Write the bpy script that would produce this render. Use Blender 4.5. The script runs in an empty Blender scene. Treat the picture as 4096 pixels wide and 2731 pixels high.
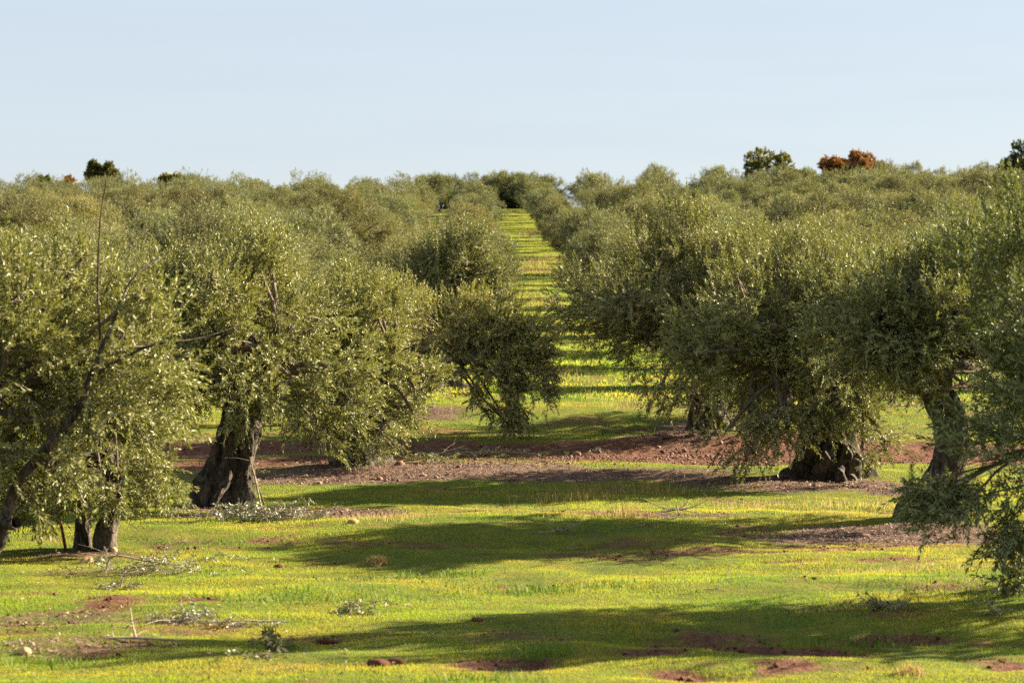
import bpy, math, random
import numpy as np
from mathutils import Vector

scene = bpy.context.scene
COL = scene.collection
R = math.radians
F_PX = 85.0 / 36.0 * 1024.0          # focal length in pixels of the 1024 px frame
HORIZON = 289.0
EYE = 3.5

# ------------------------------------------------------------------ numpy helpers
def hash3(i, j, k, seed):
    h = (i * 374761393 + j * 668265263 + k * 2147483647 + seed * 1274126177) & 0xFFFFFFFF
    h = ((h ^ (h >> 13)) * 1274126177) & 0xFFFFFFFF
    h = ((h ^ (h >> 16)) * 2246822519) & 0xFFFFFFFF
    h = h ^ (h >> 15)
    return (h & 0xFFFFFF) / float(0xFFFFFF)

def vnoise(x, y, z=None, seed=0):
    """value noise, about -1..1"""
    x = np.asarray(x, float); y = np.asarray(y, float)
    z = np.zeros_like(x) if z is None else np.asarray(z, float)
    xi = np.floor(x).astype(np.int64); yi = np.floor(y).astype(np.int64); zi = np.floor(z).astype(np.int64)
    xf = x - xi; yf = y - yi; zf = z - zi
    s = lambda t: t * t * t * (t * (t * 6 - 15) + 10)
    u, v, w = s(xf), s(yf), s(zf)
    def c(a, b, d): return hash3(xi + a, yi + b, zi + d, seed)
    x00 = c(0,0,0) * (1-u) + c(1,0,0) * u
    x10 = c(0,1,0) * (1-u) + c(1,1,0) * u
    x01 = c(0,0,1) * (1-u) + c(1,0,1) * u
    x11 = c(0,1,1) * (1-u) + c(1,1,1) * u
    return ((x00 * (1-v) + x10 * v) * (1-w) + (x01 * (1-v) + x11 * v) * w) * 2 - 1

def fbm(x, y, z=None, seed=0, octaves=4):
    a, f, t, n = 1.0, 1.0, 0.0, 0.0
    for o in range(octaves):
        t = t + a * vnoise(np.asarray(x) * f, np.asarray(y) * f, None if z is None else np.asarray(z) * f, seed + o * 17)
        n += a; a *= 0.5; f *= 2.03
    return t / n

def norm(v):
    return v / np.maximum(np.linalg.norm(v, axis=-1, keepdims=True), 1e-9)

def sstep(a, b, x):
    t = np.clip((np.asarray(x, float) - a) / (b - a), 0, 1)
    return t * t * (3 - 2 * t)

class Buf:
    """collects polygons and writes them as one mesh"""
    def __init__(self):
        self.v, self.f, self.m, self.a, self.n = [], [], [], [], 0
    def add(self, verts, faces, mat=0, attr=None):
        verts = np.asarray(verts, np.float32).reshape(-1, 3)
        faces = np.asarray(faces, np.int64)
        self.v.append(verts); self.f.append(faces + self.n)
        self.m.append(np.full(len(faces), mat, np.int32))
        self.a.append(np.zeros(len(faces), np.float32) if attr is None else np.asarray(attr, np.float32))
        self.n += len(verts)
        return self
    def build(self, name, mats, parent=None, smooth=True, attrs=None):
        me = bpy.data.meshes.new(name)
        V = np.concatenate(self.v)
        me.vertices.add(len(V)); me.vertices.foreach_set('co', V.ravel())
        sizes = np.concatenate([np.full(len(f), f.shape[1], np.int32) for f in self.f])
        loops = np.concatenate([f.ravel() for f in self.f]).astype(np.int32)
        me.loops.add(len(loops)); me.loops.foreach_set('vertex_index', loops)
        me.polygons.add(len(sizes))
        start = np.concatenate([[0], np.cumsum(sizes)[:-1]]).astype(np.int32)
        me.polygons.foreach_set('loop_start', start)
        me.polygons.foreach_set('material_index', np.concatenate(self.m))
        me.polygons.foreach_set('use_smooth', np.full(len(sizes), smooth, dtype=bool))
        me.update(calc_edges=True)
        at = me.attributes.new('rnd', 'FLOAT', 'FACE')
        at.data.foreach_set('value', np.concatenate(self.a))
        for k, arr in (attrs or {}).items():
            at = me.attributes.new(k, 'FLOAT', 'POINT')
            at.data.foreach_set('value', np.asarray(arr, np.float32).ravel())
        for m in (mats if isinstance(mats, (list, tuple)) else [mats]): me.materials.append(m)
        o = bpy.data.objects.new(name, me); COL.objects.link(o)
        if parent is not None: o.parent = parent
        return o

def tubes(P, Rad, k=5):
    """many tubes at once. P (T,N,3), Rad (T,N) -> verts, quads"""
    P = np.asarray(P, float); Rad = np.asarray(Rad, float)
    T, N, _ = P.shape
    tan = np.empty_like(P)
    tan[:, 1:-1] = P[:, 2:] - P[:, :-2]; tan[:, 0] = P[:, 1] - P[:, 0]; tan[:, -1] = P[:, -1] - P[:, -2]
    tan = norm(tan)
    ref = np.where(np.abs(tan[:, :1, 2:3]) > 0.8, np.array([[[1.0, 0, 0]]]), np.array([[[0, 0, 1.0]]]))
    ref = np.broadcast_to(ref, P.shape)
    a = norm(np.cross(tan, ref)); b = np.cross(tan, a)
    ang = np.arange(k) * 2 * np.pi / k
    V = P[:, :, None] + Rad[:, :, None, None] * (np.cos(ang)[None, None, :, None] * a[:, :, None] + np.sin(ang)[None, None, :, None] * b[:, :, None])
    base = (np.arange(T) * N * k)[:, None, None]
    i = (np.arange(N - 1) * k)[None, :, None]; j = np.arange(k)[None, None, :]; j2 = (j + 1) % k
    q = np.stack([base + i + j, base + i + j2, base + i + k + j2, base + i + k + j], -1).reshape(-1, 4)
    return V.reshape(-1, 3), q

def spline(pts, n):
    """Catmull-Rom through control rows (any columns), n samples"""
    p = np.asarray(pts, float)
    p = np.vstack([2 * p[0] - p[1], p, 2 * p[-1] - p[-2]])
    m = len(p) - 3
    t = np.linspace(0, m - 1e-6, n); i = t.astype(int); t = (t - i)[:, None]
    a, b, c, d = p[i], p[i+1], p[i+2], p[i+3]
    return 0.5 * (2*b + (c-a)*t + (2*a-5*b+4*c-d)*t**2 + (3*b-a-3*c+d)*t**3)

def tag(o, label=None, cat=None, group=None, kind=None):
    if label: o['label'] = label
    if cat: o['category'] = cat
    if group: o['group'] = group
    if kind: o['kind'] = kind
    return o

def empty(name, loc, rz=0.0, s=1.0):
    o = bpy.data.objects.new(name, None); COL.objects.link(o)
    o.location = loc; o.rotation_euler = (0, 0, rz); o.scale = (s, s, s)
    o.empty_display_size = 0.3
    return o

def copy_thing(root, loc, rz, s):
    c = root.copy(); COL.objects.link(c)
    c.location = loc; c.rotation_euler = (0, 0, rz); c.scale = s
    for ch in list(root.children):
        d = ch.copy(); COL.objects.link(d); d.parent = c
    return c

# ------------------------------------------------------------------ terrain
_D = np.array([-400, 0, 42, 50, 58, 66, 80, 100, 120, 155, 185, 215, 245, 280, 310, 340, 360, 400, 480, 800, 1500, 3000])
_Z = np.array([0, 0, 0, .28, .62, .92, 1.3, 1.98, 2.8, 4.35, 5.75, 7.2, 8.75, 10.7, 12.5, 14.7, 15.5, 14.8, 12.5, 0.0, -12, -30.])
_dd = np.arange(-400, 3000, 1.0); _zz = np.interp(_dd, _D, _Z)
_k = np.exp(-np.linspace(-2, 2, 17) ** 2); _k /= _k.sum()
_zz = np.convolve(np.pad(_zz, 8, mode='edge'), _k, mode='valid')
def gz(x, y):
    x = np.asarray(x, float); y = np.asarray(y, float)
    z = np.interp(y, _dd, _zz)
    z = z + 1.7 * sstep(6, 44, x) * sstep(150, 330, y)
    fade = 1 - sstep(380, 600, np.hypot(x, y))
    z = z + fade * (0.10 * vnoise(x / 6.5, y / 4.5, seed=3) + 0.045 * vnoise(x / 2.1, y / 1.6, seed=5) + 0.018 * vnoise(x / .55, y / .5, seed=9))
    # spoil bank beside the track and the worn track bed
    z = z + 0.30 * np.exp(-((x - 5.0) / 2.6) ** 2 - ((y - 50.6) / .8) ** 2)
    z = z - 0.10 * np.exp(-((y - 48.4 - .03 * x) / 1.3) ** 2)
    # tractor ruts in the near corner
    for cx, cy, lx, ly, dz in RUTS: z = z + dz * np.exp(-((x - cx) / lx) ** 2 - ((y - cy) / ly) ** 2)
    return z
RUTS = []
def gpt(dx, dy):
    """ground point seen at photo position (dx, dy) of a 2352 px wide view"""
    px, py = dx * .43537, dy * .43537
    s = (HORIZON - py) / F_PX; t = (px - 512) / F_PX
    d = np.arange(15.0, 360, 0.02)
    hit = np.argmax(EYE + s * d <= gz(t * d, d))
    return float(t * d[hit]), float(d[hit])
def at(dx, dy, d):
    """point at distance d seen at full-size photo position (4096 wide)"""
    px, py = dx / 4, dy / 4
    return np.array([(px - 512) / F_PX * d, d, EYE + (HORIZON - py) / F_PX * d])
_r = []
for (dx, dy, wx, wy, dz) in [(1560, 1480, 130, .25, -.10), (1620, 1549, 150, .25, -.10), (1860, 1500, 150, .22, -.07), (1560, 1500, 170, .18, .05),
                             (1170, 1532, 110, .2, -.05), (1830, 1523, 220, .22, .06), (2300, 1530, 80, .25, -.06), (865, 1290, 40, .35, .08), (2080, 1470, 110, .2, -.05)]:
    x, y = gpt(dx, dy); _r.append((x, y, wx * .43537 / F_PX * y, wy, dz))
RUTS = _r

# ------------------------------------------------------------------ materials
def mat(name):
    m = bpy.data.materials.new(name); m.use_nodes = True
    nt = m.node_tree; nt.nodes.clear()
    out = nt.nodes.new('ShaderNodeOutputMaterial')
    return m, nt, out
def N(nt, t, **kw):
    n = nt.nodes.new(t)
    for k, v in kw.items():
        if k.startswith('i_'): n.inputs[k[2:].replace('_', ' ')].default_value = v
        else: setattr(n, k, v)
    return n
def ramp(nt, stops, src, interp='LINEAR'):
    n = nt.nodes.new('ShaderNodeValToRGB'); n.color_ramp.interpolation = interp
    el = n.color_ramp.elements
    while len(el) < len(stops): el.new(0.5)
    for e, (p, c) in zip(el, stops): e.position = p; e.color = (*c, 1)
    nt.links.new(src, n.inputs[0]); return n.outputs[0]
def mixc(nt, fac, a, b, mode='MIX'):
    n = nt.nodes.new('ShaderNodeMix'); n.data_type = 'RGBA'; n.blend_type = mode
    for s, v in ((n.inputs[0], fac), (n.inputs[6], a), (n.inputs[7], b)):
        if hasattr(v, 'links'): nt.links.new(v, s)
        elif isinstance(v, (int, float)): s.default_value = v
        else: s.default_value = (*v, 1)
    return n.outputs[2]
def noise(nt, scale, detail=4, rough=.55, vec=None, dist=0.0):
    n = N(nt, 'ShaderNodeTexNoise'); n.inputs['Scale'].default_value = scale
    n.inputs['Detail'].default_value = detail; n.inputs['Roughness'].default_value = rough; n.inputs['Distortion'].default_value = dist
    if vec is not None: nt.links.new(vec, n.inputs['Vector'])
    return n.outputs['Fac']
def math_(nt, op, a, b=None, c=None, clamp=False):
    n = nt.nodes.new('ShaderNodeMath'); n.operation = op; n.use_clamp = clamp
    for s, v in zip(n.inputs, (a, b, c)):
        if v is None: continue
        if hasattr(v, 'links'): nt.links.new(v, s)
        else: s.default_value = v
    return n.outputs[0]
def attr(nt, name):
    n = N(nt, 'ShaderNodeAttribute'); n.attribute_name = name; return n.outputs['Fac']

def leaf_material(name, stops, back, trans, tcol, gloss=.4, rough=.42, tint=True, backmix=.8):
    m, nt, out = mat(name)
    geo = N(nt, 'ShaderNodeNewGeometry')
    c = ramp(nt, stops, attr(nt, 'rnd'))
    c = mixc(nt, math_(nt, 'MULTIPLY', geo.outputs['Backfacing'], backmix), c, back)
    if tint:
        oi = N(nt, 'ShaderNodeObjectInfo')
        c = mixc(nt, 1.0, c, oi.outputs['Color'], 'MULTIPLY')
        tc = mixc(nt, 1.0, tcol, oi.outputs['Color'], 'MULTIPLY')
    else: tc = tcol
    p = N(nt, 'ShaderNodeBsdfPrincipled'); nt.links.new(c, p.inputs['Base Color'])
    p.inputs['Roughness'].default_value = rough; p.inputs['Specular IOR Level'].default_value = gloss
    t = N(nt, 'ShaderNodeBsdfTranslucent')
    if hasattr(tc, 'links'): nt.links.new(tc, t.inputs[0])
    else: t.inputs[0].default_value = (*tc, 1)
    mx = N(nt, 'ShaderNodeMixShader'); mx.inputs[0].default_value = trans
    nt.links.new(p.outputs[0], mx.inputs[1]); nt.links.new(t.outputs[0], mx.inputs[2])
    nt.links.new(mx.outputs[0], out.inputs[0])
    return m

M = {}
M['leaf'] = leaf_material('olive_leaf', [(0, (.016, .029, .007)), (.3, (.044, .061, .016)), (.55, (.110, .117, .036)), (.8, (.225, .217, .092)), (1, (.32, .295, .155))], (.32, .305, .175), .21, (.195, .20, .03), gloss=.28, rough=.50)
M['cut_leaf'] = leaf_material('cut_leaf', [(0, (.07, .09, .035)), (.5, (.15, .155, .08)), (1, (.28, .26, .16))], (.30, .29, .20), .12, (.2, .2, .06), tint=False)
M['green_leaf'] = leaf_material('broad_leaf', [(0, (.035, .055, .012)), (.6, (.075, .085, .016)), (1, (.15, .135, .02))], (.11, .12, .04), .25, (.14, .15, .02))
M['orange_leaf'] = leaf_material('autumn_leaf', [(0, (.09, .08, .020)), (.3, (.22, .125, .028)), (.65, (.34, .185, .050)), (.85, (.29, .12, .045)), (1, (.30, .22, .045))], (.30, .16, .05), .25, (.34, .17, .04))

def wood(name, dark, mid, light, scale=1.0, bump=.6):
    m, nt, out = mat(name)
    tc = N(nt, 'ShaderNodeTexCoord')
    mp = N(nt, 'ShaderNodeMapping'); nt.links.new(tc.outputs['Object'], mp.inputs[0]); mp.inputs['Scale'].default_value = (1, 1, .28)
    n1 = noise(nt, 9 * scale, 6, .65, mp.outputs[0], .6); n2 = noise(nt, 42 * scale, 5, .6, mp.outputs[0])
    f = math_(nt, 'ADD', math_(nt, 'MULTIPLY', n1, .65), math_(nt, 'MULTIPLY', n2, .35))
    c = ramp(nt, [(.38, dark), (.5, mid), (.64, light)], f)
    if name == 'olive_bark':
        lm = math_(nt, 'MULTIPLY', math_(nt, 'SUBTRACT', noise(nt, 5, 5, .7, tc.outputs['Object']), .55), 7.0, clamp=True)
        c = mixc(nt, math_(nt, 'MULTIPLY', lm, .45), c, (.20, .185, .155))
    p = N(nt, 'ShaderNodeBsdfPrincipled'); nt.links.new(c, p.inputs['Base Color']); p.inputs['Roughness'].default_value = .9; p.inputs['Specular IOR Level'].default_value = .15
    b = N(nt, 'ShaderNodeBump'); b.inputs['Strength'].default_value = bump; b.inputs['Distance'].default_value = .05
    nt.links.new(f, b.inputs['Height']); nt.links.new(b.outputs[0], p.inputs['Normal'])
    nt.links.new(p.outputs[0], out.inputs[0]); return m
M['bark'] = wood('olive_bark', (.010, .008, .006), (.055, .043, .032), (.17, .135, .10), 1.0, 1.0)
M['branch'] = wood('branch_bark', (.05, .038, .026), (.13, .10, .07), (.26, .21, .155), 3, .3)
M['twig'] = wood('twig_bark', (.10, .085, .045), (.17, .145, .08), (.27, .23, .14), 5, .1)
M['dead_wood'] = wood('dead_wood', (.16, .11, .07), (.30, .23, .15), (.48, .39, .28), 4, .2)
M['rust'] = wood('rusty_metal', (.05, .02, .012), (.11, .045, .025), (.17, .075, .04), 4, .15)

def ground_material():
    m, nt, out = mat('ground_soil_and_turf')
    geo = N(nt, 'ShaderNodeNewGeometry'); pos = geo.outputs['Position']
    soil = attr(nt, 'soil'); lit = attr(nt, 'litter')
    nf = noise(nt, 9, 6, .65, pos); nm = noise(nt, 1.4, 5, .6, pos); nl = noise(nt, .35, 3, .5, pos); nx = noise(nt, 45, 4, .6, pos)
    g1 = ramp(nt, [(.3, (.055, .085, .012)), (.5, (.12, .135, .016)), (.68, (.19, .16, .025))], math_(nt, 'ADD', math_(nt, 'MULTIPLY', nm, .6), math_(nt, 'MULTIPLY', nl, .4)))
    g1 = mixc(nt, .55, g1, ramp(nt, [(.3, (.25, .22, .2)), (.7, (1, 1, 1))], nf), 'MULTIPLY')
    s1 = ramp(nt, [(.3, (.032, .015, .009)), (.48, (.105, .046, .026)), (.68, (.22, .11, .066))], math_(nt, 'ADD', math_(nt, 'MULTIPLY', nf, .6), math_(nt, 'MULTIPLY', nx, .4)))
    l1 = ramp(nt, [(.32, (.022, .012, .008)), (.5, (.10, .060, .040)), (.68, (.26, .175, .125))], math_(nt, 'ADD', math_(nt, 'MULTIPLY', nf, .4), math_(nt, 'MULTIPLY', nx, .6)))
    edge = math_(nt, 'MULTIPLY', math_(nt, 'SUBTRACT', nf, .5), 1.2)
    fs = math_(nt, 'MULTIPLY', math_(nt, 'SUBTRACT', math_(nt, 'ADD', soil, edge), .32), 3.0, clamp=True)
    fl = math_(nt, 'MULTIPLY', math_(nt, 'SUBTRACT', math_(nt, 'ADD', lit, edge), .34), 3.2, clamp=True)
    c = mixc(nt, fs, g1, s1); c = mixc(nt, fl, c, l1)
    p = N(nt, 'ShaderNodeBsdfPrincipled'); nt.links.new(c, p.inputs['Base Color']); p.inputs['Roughness'].default_value = .95; p.inputs['Specular IOR Level'].default_value = .1
    b = N(nt, 'ShaderNodeBump'); b.inputs['Strength'].default_value = .9; b.inputs['Distance'].default_value = .06
    nt.links.new(math_(nt, 'ADD', nf, math_(nt, 'MULTIPLY', nx, .4)), b.inputs['Height']); nt.links.new(b.outputs[0], p.inputs['Normal'])
    nt.links.new(p.outputs[0], out.inputs[0]); return m
M['ground'] = ground_material()

def grass_material():
    m, nt, out = mat('grass_blades')
    geo = N(nt, 'ShaderNodeNewGeometry'); pos = geo.outputs['Position']
    n1 = noise(nt, .55, 2, .5, pos); n2 = noise(nt, 2.6, 1, .5, pos); r = attr(nt, 'rnd')
    mp = N(nt, 'ShaderNodeMapping'); nt.links.new(pos, mp.inputs[0]); mp.inputs['Scale'].default_value = (.11, .42, .2)
    n3 = noise(nt, 1.0, 2, .5, mp.outputs[0])
    f = math_(nt, 'ADD', math_(nt, 'ADD', math_(nt, 'MULTIPLY', n1, .48), math_(nt, 'MULTIPLY', n2, .12)), math_(nt, 'ADD', math_(nt, 'MULTIPLY', n3, .4), math_(nt, 'MULTIPLY', math_(nt, 'SUBTRACT', r, .5), .06)))
    f = math_(nt, 'MULTIPLY_ADD', f, 1.35, -.165)
    c = ramp(nt, [(.30, (.12, .27, .006)), (.42, (.27, .40, .007)), (.53, (.43, .47, .010)), (.64, (.58, .46, .018)), (.76, (.62, .43, .09))], f)
    p = N(nt, 'ShaderNodeBsdfPrincipled'); nt.links.new(c, p.inputs['Base Color']); p.inputs['Roughness'].default_value = .5; p.inputs['Specular IOR Level'].default_value = .18
    vm = N(nt, 'ShaderNodeMix', data_type='VECTOR'); vm.inputs[0].default_value = .72; vm.inputs[5].default_value = (0, 0, 1); nt.links.new(geo.outputs['Normal'], vm.inputs[4])
    vn = N(nt, 'ShaderNodeVectorMath', operation='NORMALIZE'); nt.links.new(vm.outputs[1], vn.inputs[0]); nt.links.new(vn.outputs[0], p.inputs['Normal'])
    p.inputs['Sheen Weight'].default_value = .15; p.inputs['Sheen Roughness'].default_value = .6; p.inputs['Sheen Tint'].default_value = (.75, .9, 1, 1)   # dewy bluish sheen, put in to lighten the shaded grass
    t = N(nt, 'ShaderNodeBsdfTranslucent'); nt.links.new(c, t.inputs[0])
    mx = N(nt, 'ShaderNodeMixShader'); mx.inputs[0].default_value = .36
    nt.links.new(p.outputs[0], mx.inputs[1]); nt.links.new(t.outputs[0], mx.inputs[2]); nt.links.new(mx.outputs[0], out.inputs[0])
    return m
M['grass'] = grass_material()

def plain(name, stops, rough=.85, spec=.2, scale=12, trans=0):
    m, nt, out = mat(name)
    tc = N(nt, 'ShaderNodeNewGeometry')
    n1 = noise(nt, scale, 4, .6, tc.outputs['Position'])
    f = math_(nt, 'ADD', math_(nt, 'MULTIPLY', n1, .5), math_(nt, 'MULTIPLY', attr(nt, 'rnd'), .5))
    c = ramp(nt, stops, f)
    p = N(nt, 'ShaderNodeBsdfPrincipled'); nt.links.new(c, p.inputs['Base Color']); p.inputs['Roughness'].default_value = rough; p.inputs['Specular IOR Level'].default_value = spec
    if trans:
        t = N(nt, 'ShaderNodeBsdfTranslucent'); nt.links.new(c, t.inputs[0])
        mx = N(nt, 'ShaderNodeMixShader'); mx.inputs[0].default_value = trans
        nt.links.new(p.outputs[0], mx.inputs[1]); nt.links.new(t.outputs[0], mx.inputs[2]); nt.links.new(mx.outputs[0], out.inputs[0])
    else: nt.links.new(p.outputs[0], out.inputs[0])
    return m
M['litter'] = plain('fallen_leaves', [(.15, (.035, .019, .012)), (.4, (.15, .085, .052)), (.65, (.30, .20, .13)), (.9, (.50, .40, .29))], .7, .3)
M['pebble'] = plain('pebble_stone', [(.2, (.08, .04, .026)), (.5, (.17, .095, .065)), (.85, (.32, .22, .16))], .9, .15, 6)
M['pale_stone'] = plain('pale_stone', [(.2, (.30, .17, .08)), (.8, (.52, .33, .17))], .9, .15, 14)
M['clod'] = plain('red_clod', [(.2, (.035, .014, .009)), (.5, (.09, .036, .021)), (.85, (.17, .08, .048))], .95, .1, 14)
M['dry'] = plain('dry_grass', [(.2, (.24, .15, .05)), (.5, (.40, .28, .10)), (.9, (.55, .44, .22))], .7, .2, 3, .35)
M['weed'] = plain('green_weed', [(.2, (.06, .13, .012)), (.8, (.15, .23, .025))], .6, .2, 3, .3)

# ------------------------------------------------------------------ foliage
def leaf_cards(buf, rng, P, D, L, n, ll, lw, droop, base_tint, spread=.66, stem_w=.004):
    S = len(P)
    t = np.linspace(.10, 1.0, n)[None, :] + rng.uniform(-.03, .03, (S, n))
    g = np.array([0, 0, -1.0])
    dr = np.broadcast_to(np.asarray(droop, float).reshape(-1, 1), (S, 1))
    pos = P[:, None] + D[:, None] * (L[:, None] * t)[..., None] + g * (dr * L[:, None] * t ** 2)[..., None]
    tan = norm(D[:, None] + g * (2 * dr * t)[..., None])
    ref = norm(rng.normal(size=(S, 1, 3))); a = norm(np.cross(tan, ref)); b = np.cross(tan, a)
    i = np.arange(n)
    phi = rng.uniform(0, 6.28, (S, 1)) + (i % 2) * np.pi + (i // 2) * 1.45 + rng.normal(0, .35, (S, n))
    rad = np.cos(phi)[..., None] * a + np.sin(phi)[..., None] * b
    sp = spread * rng.uniform(.6, 1.25, (S, n, 1)) * (1.15 - .55 * t[..., None])
    ld = norm(tan * .75 + rad * sp + rng.normal(0, .16, (S, n, 3)))
    n0 = tan * .7 + np.array([0, 0, .45]) + rng.normal(0, .45, (S, n, 3))
    side = norm(np.cross(ld, n0)); nn = np.cross(side, ld)
    le = (ll * rng.uniform(.65, 1.25, (S, n)) * (1.1 - .3 * t))[..., None]
    w = lw * rng.uniform(.75, 1.2, (S, n))[..., None]
    v0 = pos; v2 = pos + ld * le - nn * le * rng.uniform(-.06, .2, (S, n, 1))
    mid = pos + ld * le * .48 + nn * w * .22
    V = np.stack([v0, mid - side * w * .5, v2, mid + side * w * .5], 2).reshape(-1, 3)
    q = np.arange(S * n * 4).reshape(-1, 4)
    at_ = np.clip(base_tint[:, None] * .68 + rng.uniform(0, 1, (S, n)) * .32, 0, 1).ravel()
    buf.add(V, q, 0, at_)
    if stem_w:
        ts = np.array([0, .5, 1.0])[None]
        sp_ = P[:, None] + D[:, None] * (L[:, None] * ts)[..., None] + g * (dr * L[:, None] * ts ** 2)[..., None]
        sd = norm(np.cross(D, rng.normal(size=(S, 3))))[:, None] * (stem_w * np.array([1, .75, .35]))[None, :, None]
        Vs = np.stack([sp_ - sd, sp_ + sd], 2).reshape(-1, 3)
        k = (np.arange(S) * 6)[:, None]
        q = np.concatenate([k + np.array([[0, 1, 3, 2]]), k + np.array([[2, 3, 5, 4]])])
        buf.add(Vs, q, 1, np.zeros(len(q)))

def make_lobes(rng, c, r, n=34, rel=(.22, .34), low=-.75):
    """lobes of a crown on an ellipsoid of centre c, radii r"""
    c = np.array(c, float); r = np.array(r, float)
    r = np.maximum(r - .33, .4)
    i = np.arange(n) + .5
    z = 1 - (1 - low) * i / n
    ph = i * 2.39996 + rng.uniform(0, 6.28)
    h = np.sqrt(np.maximum(0, 1 - z * z))
    u = np.stack([h * np.cos(ph), h * np.sin(ph), z], -1) + rng.normal(0, .16, (n, 3))
    big = 1 + .22 * vnoise(u[:, 0] * 1.4 + rng.uniform(0, 50), u[:, 1] * 1.4, u[:, 2] * 1.4, 3)
    cen = c + u * r * (rng.uniform(.50, .84, n) * big)[:, None]
    rad = rng.uniform(rel[0], rel[1], n) * rng.choice((.75, 1.0, 1.2), n) * r.mean()
    k = max(3, n // 7)                                     # a few inside to close the heart of the crown
    cen = np.vstack([cen, c + rng.normal(0, .25, (k, 3)) * r]); rad = np.concatenate([rad, np.full(k, .36 * r.mean())])
    return np.concatenate([cen, rad[:, None]], 1)

def grow_crown(rng, lobes, c, r, n_spray, n_leaf=26, ll=.086, lw=.024, reject=None, stem=.004, up=.55, spray_len=(.28, .62), shoots=.05, clump=1.0):
    c = np.array(c, float); r = np.array(r, float)
    w = lobes[:, 3] ** 2; w = w / w.sum()
    S0 = int(n_spray * 2.1)
    li = rng.choice(len(lobes), S0, p=w)
    u = norm(rng.normal(size=(S0, 3)))
    f = rng.uniform(.25, 1, S0) ** .45
    # lumpy lobe surface
    f = f * (1 + .22 * vnoise(u[:, 0] * 2.2 + li * 7.1, u[:, 1] * 2.2, u[:, 2] * 2.2, 11))
    P = lobes[li, :3] + u * (lobes[li, 3] * f)[:, None] * np.array([1, 1, .92])
    e = (P - c) / r; er = np.linalg.norm(e, axis=1)
    keep = (er > .45) | (rng.uniform(0, 1, S0) < .35)
    keep &= P[:, 2] > .12
    keep &= vnoise(P[:, 0] / .46 + 31, P[:, 1] / .46, P[:, 2] / .38, 15) + .45 * vnoise(P[:, 0] / 1.1, P[:, 1] / 1.1, P[:, 2] / .9 + 7, 16) > -.06 - (1 - clump) + .13 * rng.normal(size=S0)
    if reject is not None: keep &= ~reject(P)
    P, u, li, e = P[keep][:n_spray], u[keep][:n_spray], li[keep][:n_spray], e[keep][:n_spray]
    S = len(P)
    h = np.clip(e[:, 2], -1, 1)
    D = norm(e * np.array([1, 1, .6])) * .45 + u * .6 + rng.normal(0, .5, (S, 3))
    D[:, 2] += np.where(h > 0, up * h + .3, .3 + .38 * h)
    D = norm(D)
    L = rng.uniform(spray_len[0], spray_len[1], S)
    sh = (rng.uniform(0, 1, S) < shoots * (h > .35) * 3)
    D[sh] = norm(D[sh] * .35 + np.array([0, 0, 1.0])); L[sh] *= rng.uniform(1.0, 1.6, sh.sum())
    droop = np.where(sh, .02, np.clip(.05 - .15 * h, .01, .28) * rng.uniform(.4, 1.6, S))
    P = P - D * L[:, None] * .4
    lobe_t = rng.uniform(.15, .85, len(lobes))
    tint = np.clip(.40 * lobe_t[li] + .60 * rng.uniform(0, 1, S) + .12 * h, 0, 1)
    b = Buf()
    leaf_cards(b, rng, P, D, L, n_leaf, ll, lw, droop, tint, stem_w=stem)
    return b, P, li

def trunk_verts(rng, path, k=44, n=56, flare=.9, groove=.22, twist=1.1, seed=1, gash=None):
    """path rows (x, y, z, radius): a gnarled, fluted stem with root buttresses"""
    S = spline(path, n); P, rad = S[:, :3], np.maximum(S[:, 3], .01)
    tan = norm(np.gradient(P, axis=0)); a = norm(np.cross(tan, np.array([.02, 1, .03]))); b = np.cross(tan, a)
    hh = np.linspace(0, 1, n)[:, None]; th = np.arange(k)[None] * 2 * np.pi / k
    zz = P[:, 2:3]; q = th + twist * hh * 2
    flu = np.abs(np.sin(q * 2.5 + 1.3 * vnoise(zz * 1.3 + 0 * th, np.cos(th), np.sin(th), seed))) ** .7 - .6
    lump = vnoise(np.cos(q) * 1.7, np.sin(q) * 1.7, zz * 2.1 + 0 * th, seed + 1)
    fine = vnoise(np.cos(q) * 6, np.sin(q) * 6, zz * 3.4 + 0 * th, seed + 2)
    finer = vnoise(np.cos(q) * 13, np.sin(q) * 13, zz * 6 + 0 * th, seed + 3)
    root = np.maximum(0, np.sin(th * 3.5 + seed) * .6 + vnoise(np.cos(th) * 2, np.sin(th) * 2, 0 * th + seed, 4) * .7 + .35)
    rr = rad[:, None] * (1 + groove * flu + .20 * lump + .09 * fine + .045 * finer + flare * root * np.exp(-zz / .28))
    strip = np.abs(vnoise(q * 6.5 + 2 * vnoise(zz * 2.2 + 0 * q, q, seed=seed + 7), zz * .8 + 0 * q, seed=seed + 6))
    rr = rr * (1 + .10 * (strip - .35))
    for (t0, wd, dp) in (gash or []):
        cen_ = t0 + .35 * vnoise(zz * 1.6, zz * 0, seed=seed + 9)
        rr = rr * (1 - dp * np.exp(-(((th - cen_ + np.pi) % (2 * np.pi) - np.pi) / wd) ** 2))
    V = P[:, None] + rr[..., None] * (np.cos(th)[..., None] * a[:, None] + np.sin(th)[..., None] * b[:, None])
    i = np.arange(n - 1)[:, None] * k; j = np.arange(k)[None]; j2 = (j + 1) % k
    f = np.stack([i + j, i + j2, i + k + j2, i + k + j], -1).reshape(-1, 4)
    return V.reshape(-1, 3), f

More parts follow.
